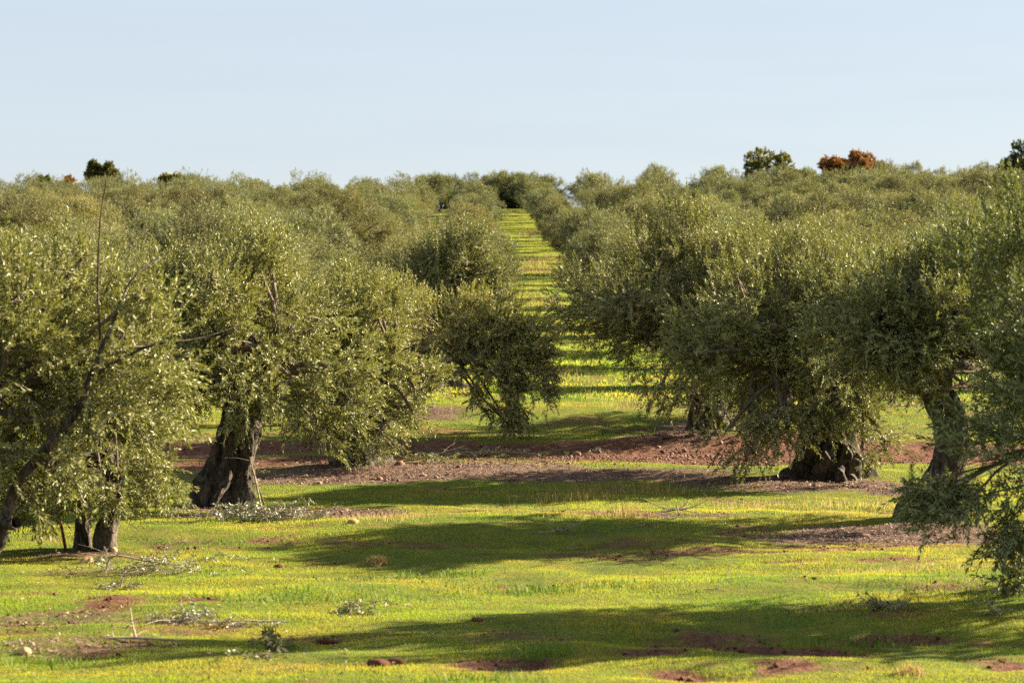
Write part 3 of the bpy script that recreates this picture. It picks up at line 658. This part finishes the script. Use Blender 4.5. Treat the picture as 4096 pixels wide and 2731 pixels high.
def masks(x, y):
    x = np.asarray(x, float); y = np.asarray(y, float)
    wob = .35 * fbm(x / 1.1, y / .8, seed=21, octaves=4)
    def acc(lst):
        m = np.zeros_like(x)
        for (cx_, cy_, rx, ry, s) in lst:
            d = np.sqrt(((x - cx_) / rx) ** 2 + ((y - cy_) / ry) ** 2)
            m = np.maximum(m, s * np.clip(1.55 - d + wob * 1.3, 0, 1))
        return m
    brk = np.clip(.75 + 1.1 * fbm(x / .5, y / .32, seed=23, octaves=4), .1, 1.25)
    lit, soil = acc(LITTER), acc(SOIL) * brk
    # the red earth track crossing behind the lawn
    yc = 48.2 + .035 * x + .35 * vnoise(x / 3.3, x * 0, seed=40); hw = 2.0 + .45 * vnoise(x / 2.4, x * 0 + 5, seed=41) + .3 * sstep(0, 6, x)
    road = np.clip((hw - np.abs(y - yc)) * 1.3 + .6 + wob, 0, 1)
    strip = np.exp(-((y - yc + .15 - .4 * vnoise(x / 2, x * 0, seed=43)) / .28) ** 2) * sstep(2.5, -.5, x)       # green strip between the wheel marks
    soil = np.maximum(soil, road * (1 - .8 * strip))
    # litter under every tree of the grove
    yy = (y - 57) % SP; xx = (np.abs(x - lane_x(y)) - 4.25)
    xx = (xx + 3.55) % 7.1 - 3.55; yy = np.minimum(yy, SP - yy)
    g = np.clip(1.7 - np.sqrt(xx ** 2 + yy ** 2) / 1.25 + wob * 2, 0, 1) * (y > 55)
    lit = np.maximum(lit, g * .85)
    lit = lit * (1 - .55 * road)
    # thin worn spots everywhere
    worn = np.clip((fbm(x / 1.7, y / .9, seed=51, octaves=5) - .16) * 1.9, 0, .55) * (y < 70)
    soil = np.maximum(soil, worn)
    return lit, soil

def axis(lo, hi, step, far_lo, far_hi, mid=None):
    c = list(np.arange(lo, hi + 1e-6, step))
    s, v = step, hi
    while v < far_hi: s *= 1.22; v += s; c.append(v)
    s, v = step, lo
    while v > far_lo: s *= 1.22; v -= s; c.insert(0, v)
    return np.array(c)
xs = axis(-12.5, 12.5, .11, -3000, 3000)
ys = np.concatenate([axis(18, 18.1, .1, -300, 18)[:-1], np.arange(18, 62, .11), np.arange(62, 362, .5), axis(362, 362.4, .45, 362, 3000)])
ys = np.unique(np.round(ys, 4))
X, Y = np.meshgrid(xs, ys); Z = gz(X, Y)
lit_, soil_ = masks(X, Y)
near_w = (np.abs(X) < 13) & (Y < 63) & (Y > 17)
Z = Z + near_w * (np.maximum(soil_, lit_ * .6) * .05 * fbm(X / .26, Y / .24, seed=61, octaves=3) - .02 * np.clip(soil_, 0, 1))
nx_, ny_ = len(xs), len(ys)
i = np.arange(ny_ - 1)[:, None] * nx_; j = np.arange(nx_ - 1)[None]
q = np.stack([i + j, i + j + 1, i + nx_ + j + 1, i + nx_ + j], -1).reshape(-1, 4)
gb = Buf(); gb.add(np.stack([X, Y, Z], -1).reshape(-1, 3), q)
g_ob = gb.build('ground', M['ground'], attrs={'litter': lit_, 'soil': soil_}); tag(g_ob, kind='structure')

# ------------------------------------------------------------------ grass
rng = np.random.default_rng(5)
def scatter(n, y0, y1, half, x0=None, x1=None):
    y = rng.uniform(y0, y1, n)
    if x0 is None: x = rng.uniform(-1, 1, n) * (half + .212 * y)
    else: x = rng.uniform(x0, x1, n)
    return x, y
def blades(buf, x, y, h, w, lean=.5, mat_i=0, dz=0.0, rnd=None):
    n = len(x); z = gz(x, y) - .012 + dz
    a = rng.uniform(0, 6.283, n); l = rng.uniform(0, 6.283, n); s = np.stack([np.cos(a), np.sin(a), 0 * a], -1) * (w / 2)[:, None]
    b = np.stack([x, y, z], -1); ln = (rng.uniform(.1, 1, n) * lean * h)[:, None] * np.stack([np.cos(l), np.sin(l), 0 * l], -1)
    m = b + ln * .35 + np.array([0, 0, 1.0]) * (h * .6)[:, None]; t = b + ln + np.array([0, 0, 1.0]) * h[:, None]
    V = np.stack([b - s, b + s, m + s * .75, t, m - s * .75], 1).reshape(-1, 3)
    k = np.arange(n)[:, None] * 5
    buf.add(V, k + np.array([[0, 1, 2, 4]]), mat_i, rng.uniform(0, 1, n) if rnd is None else rnd)
    # tip triangles share the same rows
    buf.f.append((k + np.array([[4, 2, 3]])) + buf.n - len(V)); buf.m.append(np.full(n, mat_i, np.int32)); buf.a.append(buf.a[-1])
gb = Buf()
def grass_zone(n, y0, y1, half, hm, wm, x0=None, x1=None):
    x, y = scatter(n, y0, y1, half, x0, x1)
    lit, soil = masks(x, y)
    keep = rng.uniform(0, 1, n) > np.clip(np.maximum(lit * 1.2, soil * 1.3) - .2, 0, .97)
    x, y = x[keep], y[keep]
    tall = .75 + .55 * fbm(x / 1.3, y / 1.0, seed=71) + .5 * np.clip(fbm(x / .45, y / .4, seed=72) - .1, 0, 1)
    tall = tall * (1 - .55 * np.clip(np.maximum(lit[keep], soil[keep]) * 1.3, 0, 1))
    h = hm * np.clip(tall, .25, 1.9) * rng.uniform(.55, 1.3, len(x)); w = wm * rng.uniform(.7, 1.3, len(x))
    blades(gb, x, y, h, w)
grass_zone(560000, 19.0, 34, 2.0, .037, .0048)
grass_zone(520000, 34, 62, 2.0, .044, .0068)
grass_zone(170000, 60, 345, 0, .085, .030, -4.2, 7.2)
grass_zone(60000, 60, 120, 2, .10, .04)
o = gb.build('grass', M['grass'], smooth=True); tag(o, 'short yellow-green grass covering the lawn and the lane', 'grass', kind='stuff')

# dry bleached stalks standing in the sunny strips
db = Buf()
for (dx, dy, wx, wy, n, h) in [(1450, 1130, 190, .5, 260, .16), (1300, 1150, 150, .35, 160, .17), (1900, 1165, 300, .6, 500, .13), (900, 1195, 110, .25, 260, .11), (1500, 930, 150, 1.5, 200, .22), (1330, 1190, 120, .4, 60, .2), (1440, 1185, 60, .3, 160, .2), (2100, 1310, 220, .35, 600, .07), (1240, 600, 60, 6, 300, .4), (1230, 620, 50, 8, 300, .4), (1255, 700, 50, 5, 200, .35), (1290, 860, 70, 3, 200, .2), (1230, 540, 50, 10, 300, .4)]:
    x, y = gpt(dx, dy); rx = wx * .43537 / F_PX * y
    xx = x + rng.normal(0, .5, n) * rx; yy = y + rng.normal(0, .6, n) * wy
    blades(db, xx, yy, h * rng.uniform(.5, 1.4, n), np.full(n, .005 + .00012 * y), .8)
o = db.build('dry_grass', M['dry']); tag(o, 'bleached dry grass stalks standing in the sunny strips', 'dry grass', kind='stuff')

def tuft(dx, dy, n, h, rad, m, label, name='grass_tuft', cat='grass tuft', lean=.9):
    x, y = gpt(dx, dy); z = float(gz(x, y)); b = Buf()
    a = rng.uniform(0, 6.28, n); r_ = rad * rng.uniform(0, 1, n) ** .8 * (1 + .45 * np.sin(a * 3 + dx) * np.sin(a * 2 + dy))
    blades(b, x + r_ * np.cos(a), y + r_ * np.sin(a), h * rng.uniform(.5, 1.2, n) * (1.1 - .6 * r_ / rad), np.full(n, .008), lean)
    for i_ in range(len(b.v)): b.v[i_] = b.v[i_] - np.array([x, y, z], np.float32)
    o = b.build(name, m); o.location = (x, y, z); tag(o, label, cat, 'tufts standing out of the lawn'); return o
tuft(868, 1292, 520, .11, .17, M['dry'], 'rusty dry grass tuft on a little hump in the lawn below the long shadow')
tuft(2098, 1550, 160, .14, .18, M['dry'], 'dry tuft of grass in the near right corner by the ruts')
wb = Buf()
for (dx, dy, n, h, rad) in [(1195, 1362, 400, .08, .5), (1010, 1322, 260, .07, .45), (1115, 1565, 150, .10, .3), (690, 1378, 400, .08, .6), (1300, 1355, 200, .07, .4), (1450, 1345, 160, .07, .4), (2200, 1350, 400, .07, .8), (1960, 1480, 260, .10, .4), (120, 1525, 150, .08, .3), (850, 1330, 220, .06, .5), (1850, 1420, 200, .08, .5), (1360, 1440, 160, .07, .5), (480, 1250, 160, .06, .5), (1240, 1510, 120, .12, .2)]:
    x, y = gpt(dx, dy); blades(wb, x + rng.normal(0, rad, n), y + rng.normal(0, rad * .6, n), h * rng.uniform(.5, 1.4, n), np.full(n, .011), .9)
o = wb.build('weeds', M['weed']); tag(o, 'loose patches of greener weeds growing through the lawn', 'weeds', kind='stuff')
tuft(1285, 640, 260, .55, .5, M['dry'], 'tall dry grass tuft standing in the far lane')

# ------------------------------------------------------------------ fallen leaves, pebbles
def litter_pts(n, y0, y1, half, thr):
    x, y = scatter(n, y0, y1, half); l, s = masks(x, y)
    k = rng.uniform(0, 1, n) < np.clip((l - thr) * 1.3, 0, 1); return x[k], y[k]
x1, y1 = litter_pts(260000, 20, 62, 2, .25)
xs_, ys_ = scatter(2600, 19.5, 31, 0); k = xs_ < -1.0 + .25 * rng.normal(size=2600) * 3; xs_, ys_ = xs_[k], ys_[k]
x1 = np.concatenate([x1, xs_]); y1 = np.concatenate([y1, ys_]); n = len(x1)
p = np.stack([x1, y1, gz(x1, y1) + rng.uniform(.0, .03, n)], -1)
d = norm(np.concatenate([rng.normal(size=(n, 2)), rng.normal(0, .28, (n, 1))], 1)); s = norm(np.cross(d, norm(np.concatenate([rng.normal(0, .35, (n, 2)), np.ones((n, 1))], 1))))
le = rng.uniform(.03, .075, n)[:, None]; w = rng.uniform(.006, .013, n)[:, None]
V = np.stack([p - d * le / 2, p - s * w, p + d * le / 2, p + s * w], 1).reshape(-1, 3)
b = Buf(); b.add(V, np.arange(4 * n).reshape(-1, 4), 0, rng.uniform(0, 1, n) ** 1.3)
o = b.build('fallen_leaves', M['litter'], smooth=False); tag(o, 'brown and silvery fallen olive leaves and twigs littering the soil under the trees', 'fallen leaves', kind='stuff')

ICO = None
def ico():
    global ICO
    if ICO is None:
        import bmesh
        bm = bmesh.new(); bmesh.ops.create_icosphere(bm, subdivisions=1, radius=1.0); bm.verts.ensure_lookup_table()
        ICO = (np.array([v.co[:] for v in bm.verts]), np.array([[v.index for v in f.verts] for f in bm.faces])); bm.free()
    return ICO
def pebbles(name, x, y, r, m, label):
    v, f = ico(); n = len(x)
    sc = np.stack([r, r * rng.uniform(.6, 1, n), r * rng.uniform(.4, .75, n)], -1); a = rng.uniform(0, 6.28, n)
    W = v[None] * (1 + .24 * rng.normal(size=(n, len(v), 1))) * sc[:, None]
    c, s_ = np.cos(a)[:, None], np.sin(a)[:, None]
    W = np.stack([W[..., 0] * c - W[..., 1] * s_, W[..., 0] * s_ + W[..., 1] * c, W[..., 2]], -1) + np.stack([x, y, gz(x, y) + r * .15], -1)[:, None]
    b = Buf(); b.add(W.reshape(-1, 3), (f[None] + (np.arange(n) * len(v))[:, None, None]).reshape(-1, 3), 0, np.repeat(rng.uniform(0, 1, n), len(f)))
    o = b.build(name, m, smooth=True); tag(o, label, 'pebbles', kind='stuff'); return o
PX, PY, PR = [], [], []
for (dx, dy, wx, wy, n, r) in [(880, 1098, 260, .5, 120, .034), (760, 1108, 200, .4, 60, .034), (1000, 1085, 230, .6, 80, .03), (1480, 1052, 330, 1.0, 700, .028), (1250, 1062, 300, .8, 350, .026), (1620, 1050, 130, .6, 260, .035), (1570, 995, 130, 1.2, 90, .05), (1950, 1060, 250, 1.2, 260, .028), (760, 1185, 200, .6, 130, .03), (1100, 1040, 250, 1.0, 220, .025), (1950, 1225, 260, .9, 90, .03), (350, 1280, 200, .7, 30, .022), (150, 1450, 260, 1.0, 36, .02), (1900, 1115, 160, .8, 70, .03)]:
    x, y = gpt(dx, dy); rx = wx * .43537 / F_PX * y
    PX.append(x + rng.uniform(-1, 1, n) * rx * .8); PY.append(y + rng.normal(0, .5, n) * wy); PR.append(r * .72 * rng.lognormal(-.2, .42, n))
pebbles('pebbles', np.concatenate(PX), np.concatenate(PY), np.concatenate(PR), M['pebble'], 'small reddish pebbles strewn over the earth track and litter')

x1, y1 = scatter(110000, 19.5, 50, 1); l_, s_ = masks(x1, y1); k = (rng.uniform(0, 1, len(x1)) < np.clip((s_ - .38) * .5, 0, .35)); x1, y1 = x1[k], y1[k]
pebbles('soil_crumbs', x1, y1, .012 * rng.lognormal(0, .55, len(x1)).clip(.3, 2.8), M['clod'], 'red soil crumbs on the bare patches of the lawn')

def stone(dx, dy, r, m, label, name='stone', flat=.65, cat='stone', grp='loose stones lying on the ground', seed=0):
    import bmesh
    x, y = gpt(dx, dy)
    bm = bmesh.new(); bmesh.ops.create_icosphere(bm, subdivisions=3, radius=1.0)
    v = np.array([q.co[:] for q in bm.verts]); f = np.array([[a.index for a in q.verts] for q in bm.faces]); bm.free()
    k = 1 + (.5 if cat != 'stone' else .25) * fbm(v[:, 0] * 1.3 + seed * 3, v[:, 1] * 1.3, v[:, 2] * 1.3, 5 + seed, 4)
    v = v * k[:, None] * np.array([r, r * .8, r * flat])
    b = Buf(); b.add(v, f, 0, np.full(len(f), (.3 + .2 * (seed % 3)))); o = b.build(name, m)
    o.location = (x, y, float(gz(x, y)) + r * flat * .25); o.rotation_euler = (0, 0, seed * 1.1); tag(o, label, cat, grp); return o
stone(197, 1292, .105, M['pale_stone'], 'rounded yellowish stone in front of the twin-stemmed olive tree', seed=1)
stone(258, 1266, .07, M['pale_stone'], 'small tan stone touching the right stem of the twin-stemmed tree', seed=2)
stone(1533, 1003, .13, M['pebble'], 'reddish stone on the litter mound behind the track', seed=3)
stone(918, 1068, .11, M['pebble'], 'pinkish stone at the foot of the bushy olive tree', seed=4)
stone(1325, 1045, .10, M['pebble'], 'reddish stone beside the tip of the drooping branch', seed=5)
stone(810, 1200, .08, M['pale_stone'], 'pale stone on the grass edge right of the heaped cut branches', seed=6)
stone(1872, 1096, .10, M['pebble'], 'rounded stone resting against the massive flared trunk', seed=7)
stone(53, 1502, .07, M['pale_stone'], 'orange-tan stone in the near left corner of the grass', seed=8)
stone(1985, 1232, .09, M['pebble'], 'flat reddish stone in the shaded litter left of the curved trunk', seed=9, flat=.4)
stone(870, 1528, .13, M['clod'], 'large red soil clod on the grass at the bottom edge', 'soil_clod', .35, 'soil clod', 'red soil clods on the lawn', 10)
stone(910, 1523, .09, M['clod'], 'red soil clod touching the larger clod at the bottom edge', 'soil_clod', .4, 'soil clod', 'red soil clods on the lawn', 11)
stone(750, 1476, .09, M['clod'], 'dark soil clod on the grass right of the upright dark sprig', 'soil_clod', .35, 'soil clod', 'red soil clods on the lawn', 12)
stone(1097, 1425, .08, M['clod'], 'soil clod lying in the middle shadow on the lawn', 'soil_clod', .4, 'soil clod', 'red soil clods on the lawn', 13)
stone(640, 1303, .07, M['clod'], 'small soil clod on the lawn just below the long shadow left of the tuft', 'soil_clod', .5, 'soil clod', 'red soil clods on the lawn', 14)

# ------------------------------------------------------------------ cut branches on the grass
GB = 'cut branches lying on the ground'
def cut_branch(dx, dy, name, label, sticks, n_spray=0, size=(.3, .2), seed=0, height=.12, upright=.3, ll=.07, lw=.016, m=None, cat='cut branch', wood_m=None, slen=(.2, .4)):
    """sticks: lists of (x, y, z, radius) in metres relative to the point on the ground"""
    x, y = gpt(dx, dy); r_ = np.random.default_rng(900 + seed)
    root = empty(name, ground_loc(x, y)); tag(root, label, cat, GB)
    b = Buf()
    for st in sticks:
        s_ = spline(st, 14); v, f = tubes(s_[None, :, :3], s_[None, :, 3], 7); b.add(v, f)
        L_ = np.linalg.norm(s_[-1, :3] - s_[0, :3])
        for w in range(3 if L_ > .3 else 1):
            i_ = r_.integers(4, 13); e = s_[i_, :3] + r_.normal(0, .28, 3) * L_ * np.array([1, 1, .25]) ; e[2] = max(e[2], .01)
            t_ = spline(np.stack([s_[i_, :3], (s_[i_, :3] + e) / 2 + np.array([0, 0, .02]), e]), 6); v, f = tubes(t_[None], np.linspace(.005, .002, 6)[None], 5); b.add(v, f)
    b.build('stick', wood_m or M['dead_wood'], root)
    if n_spray:
        P = np.stack([r_.normal(0, size[0] * .5, n_spray), r_.normal(0, size[1] * .5, n_spray), r_.uniform(.02, height, n_spray)], -1)
        D = norm(np.concatenate([r_.normal(size=(n_spray, 2)), np.abs(r_.normal(upright, .3, (n_spray, 1)))], 1))
        lb = Buf(); leaf_cards(lb, r_, P - D * .1, D, r_.uniform(slen[0], slen[1], n_spray), 18, ll, lw, .25, r_.uniform(.2, 1, n_spray), stem_w=.003)
        for i_ in range(len(lb.v)): lb.v[i_][:, 2] = np.maximum(lb.v[i_][:, 2], .005)
        lb.build('leaves', [m or M['cut_leaf'], M['twig']], root, smooth=False)
    return root
cut_branch(585, 1195, 'cut_branch', 'heap of grey-leaved cut branches in front of the hollow leaning trunk', [[(-.6, 0, .03, .012), (0, .1, .1, .016), (.7, .1, .05, .01)], [(.1, .2, .02, .02), (.0, .25, .5, .014), (-.1, .2, .95, .006)]], 150, (1.1, .35), 1, .25, .25)
cut_branch(572, 1165, 'cut_branch', 'leafy cut branch propped upright against the hollow trunk', [[(.25, 0, .02, .018), (.1, .05, .45, .014), (-.05, .1, .9, .006)]], 34, (.30, .2), 2, .75, -.2, slen=(.18, .3))
cut_branch(335, 1315, 'cut_branch', 'loose pile of dry cut twigs in front of the twin-stemmed tree', [[(-.5, -.1, .02, .012), (-.4, -.1, .22, .012), (0, -.1, .16, .010), (.5, 0, .08, .006)], [(-.3, .1, .03, .008), (.2, .1, .1, .007), (.6, .2, .04, .004)]], 60, (1.1, .5), 3, .22, .1)
cut_branch(275, 1352, 'cut_branch', 'small pale-leaved sprig with a bent stick below the twig pile', [[(0, 0, .02, .012), (.05, .1, .16, .012), (.3, .15, .18, .008)]], 9, (.25, .1), 4, .08, .2, slen=(.15, .25))
cut_branch(826, 1408, 'cut_branch', 'leafy green olive sprig alone on the sunlit lawn by the shadow edge', [[(-.3, 0, .02, .006), (0, 0, .08, .006), (.3, .05, .14, .004)]], 20, (.32, .15), 5, .12, .35, m=M['leaf'])
cut_branch(385, 1432, 'cut_branch', 'first of three pale leafy sprigs lying in line, nearest the left edge', [[(-.3, 0, .02, .006), (.3, 0, .04, .004)]], 12, (.35, .1), 6, .06, .1)
cut_branch(455, 1425, 'cut_branch', 'middle one of three pale leafy sprigs lying in line on the grass', [[(-.3, 0, .02, .006), (.2, 0, .08, .004)]], 18, (.32, .2), 7, .12, .25)
cut_branch(540, 1438, 'cut_branch', 'pale leafy sprig with bare stalk end, last of three lying in line', [[(-.4, 0, .03, .006), (.1, 0, .05, .007), (.55, .02, .04, .009)]], 13, (.40, .08), 8, .06, .1)
cut_branch(620, 1500, 'cut_branch', 'upright dark green olive sprig near the bottom edge', [[(0, 0, 0, .006), (.05, 0, .18, .005), (.02, 0, .34, .003)]], 8, (.16, .1), 9, .22, .5, m=M['leaf'], ll=.12, lw=.03, slen=(.15, .25))
cut_branch(590, 1512, 'cut_branch', 'low leafy scrap beside the upright dark green sprig', [[(-.15, 0, .02, .005), (.15, 0, .03, .004)]], 7, (.2, .08), 10, .05, .1, m=M['leaf'])
cut_branch(310, 1473, 'fallen_stick', 'forked bare grey stick lying on the grass in the near left', [[(.45, -.1, .02, .012), (0, 0, .03, .014), (-.25, -.05, .04, .008)], [(0, 0, .03, .012), (-.08, .3, .12, .009), (-.15, .6, .25, .004)]], 0, seed=11, cat='stick')
cut_branch(1638, 1358, 'fallen_stick', 'thin pale curved stick standing off the sunlit lawn on the right', [[(-.1, 0, .02, .007), (.05, 0, .03, .007), (.16, .1, .15, .006), (.25, .2, .38, .003)]], 0, seed=12, cat='stick')
cut_branch(2020, 1398, 'cut_branch', 'dark leafy sprig in the shade of the right foreground', [[(-.25, 0, .02, .006), (.25, 0, .05, .004)]], 14, (.3, .12), 13, .08, .35, m=M['leaf'], ll=.09, lw=.02)
cut_branch(2285, 1415, 'cut_branch', 'small leafy sprig in shade near the right edge below hanging foliage', [[(-.1, 0, .02, .006), (.1, 0, .15, .004)]], 8, (.2, .1), 14, .15, .5, m=M['leaf'])
cut_branch(1550, 1180, 'brush_pile', 'small pile of dead sticks on a dark patch in the sunlit lawn', [[(-0.45, 0.06, 0.216, 0.007), (-0.18, 0.03, 0.096, 0.008), (0.12, 0.0, 0.072, 0.01), (0.42, -0.06, 0.18, 0.005), (0.6, -0.06, 0.33, 0.002)], [(-0.3, -0.06, 0.018, 0.008), (0.06, 0.0, 0.072, 0.01), (0.3, 0.06, 0.108, 0.006)], [(-0.12, 0.0, 0.036, 0.012), (0.09, 0.06, 0.084, 0.01), (0.21, 0.06, 0.192, 0.005)], [(0.06, -0.09, 0.012, 0.013), (0.03, 0.0, 0.132, 0.011)], [(-0.36, 0.12, 0.012, 0.005), (0.0, 0.06, 0.06, 0.006), (0.36, -0.12, 0.03, 0.005)], [(-0.12, 0.06, 0.06, 0.004), (-0.15, 0.06, 0.27, 0.002)]], 0, seed=15, cat='brush pile')
cut_branch(1285, 1226, 'fallen_stick', 'fine forked dead twig on the lawn at the upper edge of the long shadow', [[(-.3, 0, .02, .006), (0, 0, .05, .007), (.35, .1, .16, .005)]], 3, (.1, .05), 16, .12, .3, cat='stick', slen=(.08, .14))
cut_branch(1490, 1216, 'fallen_stick', 'dead brown twig on the lawn below the pile of dead sticks', [[(-.3, 0, .02, .006), (0, 0, .07, .006), (.4, .1, .15, .004)]], 0, seed=17, cat='stick', wood_m=M['branch'])
cut_branch(985, 1062, 'cut_branch', 'leafy olive cutting on the litter beside the bushy tree', [[(-.5, 0, .02, .012), (0, 0, .12, .01), (.7, .1, .32, .006)]], 40, (.8, .4), 18, .2, .2, m=M['leaf'])
cut_branch(1110, 1047, 'cut_branch', 'line of grey cut twigs along the near edge of the earth track', [[(-1.2, 0, .04, .01), (0, .1, .08, .012), (1.3, 0, .05, .008)]], 60, (2.2, .4), 19, .14, .2)
cut_branch(1056, 1040, 'fallen_stick', 'bare curved stick hooked above the cut twigs by the track', [[(-.1, 0, .02, .014), (-.12, 0, .2, .012), (.0, .05, .42, .01), (.25, .1, .6, .006)]], 0, seed=20, cat='stick')
cut_branch(2005, 1005, 'cut_branch', 'heap of cut foliage on sunlit grass beyond the track, left of the curved trunk', [[(-.8, 0, .02, .012), (.8, 0, .1, .008)]], 70, (1.4, .5), 21, .3, .2, m=M['leaf'])
cut_branch(560, 1445, 'fallen_stick', 'thin short twig lying behind the last pale sprig', [[(-.1, .3, .02, .004), (.3, .3, .03, .003)]], 0, seed=22, cat='stick')

# leaning stake by the twin-stemmed tree
x, y = gpt(152, 1266)
b = Buf(); s_ = np.array([(0, 0, -.1, .022), (-.06, 0, .25, .021), (-.13, .02, .6, .02), (-.19, .03, .95, .019)]); s_ = spline(s_, 12)
v, f = tubes(s_[None, :, :3], s_[None, :, 3], 10); b.add(v, f); b.add([s_[-1, :3] + np.array([.019 * math.cos(t), .019 * math.sin(t), .0]) for t in np.arange(10) * .6283], [list(range(10))])
o = b.build('stake', M['rust']); o.location = ground_loc(x, y); tag(o, 'thin rusty brown stake leaning out of the grass beside the twin-stemmed tree', 'stake')

# ------------------------------------------------------------------ light, sky, camera
SUN_EL, SUN_AZ = R(24), R(24.5)             # sun stands to the right and a little beyond
w = bpy.data.worlds.new('World'); scene.world = w; w.use_nodes = True
nt = w.node_tree; nt.nodes.clear()
out = nt.nodes.new('ShaderNodeOutputWorld'); bg = nt.nodes.new('ShaderNodeBackground'); sky = nt.nodes.new('ShaderNodeTexSky')
sky.sky_type = 'NISHITA'; sky.sun_disc = False; sky.sun_elevation = SUN_EL
sky.sun_rotation = math.pi / 2 - SUN_AZ; sky.air_density = 1.0; sky.dust_density = .6; sky.ozone_density = 1.6; sky.altitude = 200
bg.inputs[1].default_value = .039
# thin high cirrus veil over the blue, with faint long streaks
tc = nt.nodes.new('ShaderNodeTexCoord'); mp = nt.nodes.new('ShaderNodeMapping'); mp.inputs['Rotation'].default_value = (0, R(-3.0), 0); mp.inputs['Scale'].default_value = (2.2, 1, 30)
nt.links.new(tc.outputs['Generated'], mp.inputs[0])
st = noise(nt, 1.6, 4, .55, mp.outputs[0], .3)
fac = ramp(nt, [(.35, (.80,) * 3), (.55, (.83,) * 3), (.75, (.87,) * 3)], st)
vc = mixc(nt, fac, sky.outputs[0], (3.02, 3.38, 3.85))
nt.links.new(vc, bg.inputs[0]); nt.links.new(bg.outputs[0], out.inputs[0])
sd = bpy.data.lights.new('sun', 'SUN'); sd.energy = 5.0; sd.angle = R(.53); sd.color = (1.0, .865, .665)
so = bpy.data.objects.new('sun', sd); COL.objects.link(so)
dirv = Vector((math.cos(SUN_EL) * math.cos(SUN_AZ), math.cos(SUN_EL) * math.sin(SUN_AZ), math.sin(SUN_EL)))
so.rotation_euler = (-dirv).to_track_quat('-Z', 'Y').to_euler(); so.location = (30, 0, 40)

cd = bpy.data.cameras.new('camera'); cam = bpy.data.objects.new('camera', cd); COL.objects.link(cam)
cd.lens = 85; cd.sensor_width = 36; cd.clip_end = 6000; cd.clip_start = .5
cam.location = (0, 0, EYE); cam.rotation_euler = (R(90) - math.atan((341 - HORIZON) / F_PX), 0, 0)
cd.dof.use_dof = True; cd.dof.focus_distance = 46; cd.dof.aperture_fstop = 2.4
scene.camera = cam
vs = scene.view_settings; vs.view_transform = 'Standard'; vs.look = 'None'; vs.exposure = 2.44; vs.gamma = 1
cy_ = scene.cycles
cy_.max_bounces = 6; cy_.diffuse_bounces = 3; cy_.glossy_bounces = 2; cy_.transmission_bounces = 4; cy_.transparent_max_bounces = 4
cy_.use_denoising = False; cy_.caustics_reflective = False; cy_.caustics_refractive = False
cy_.sample_clamp_indirect = 4.0
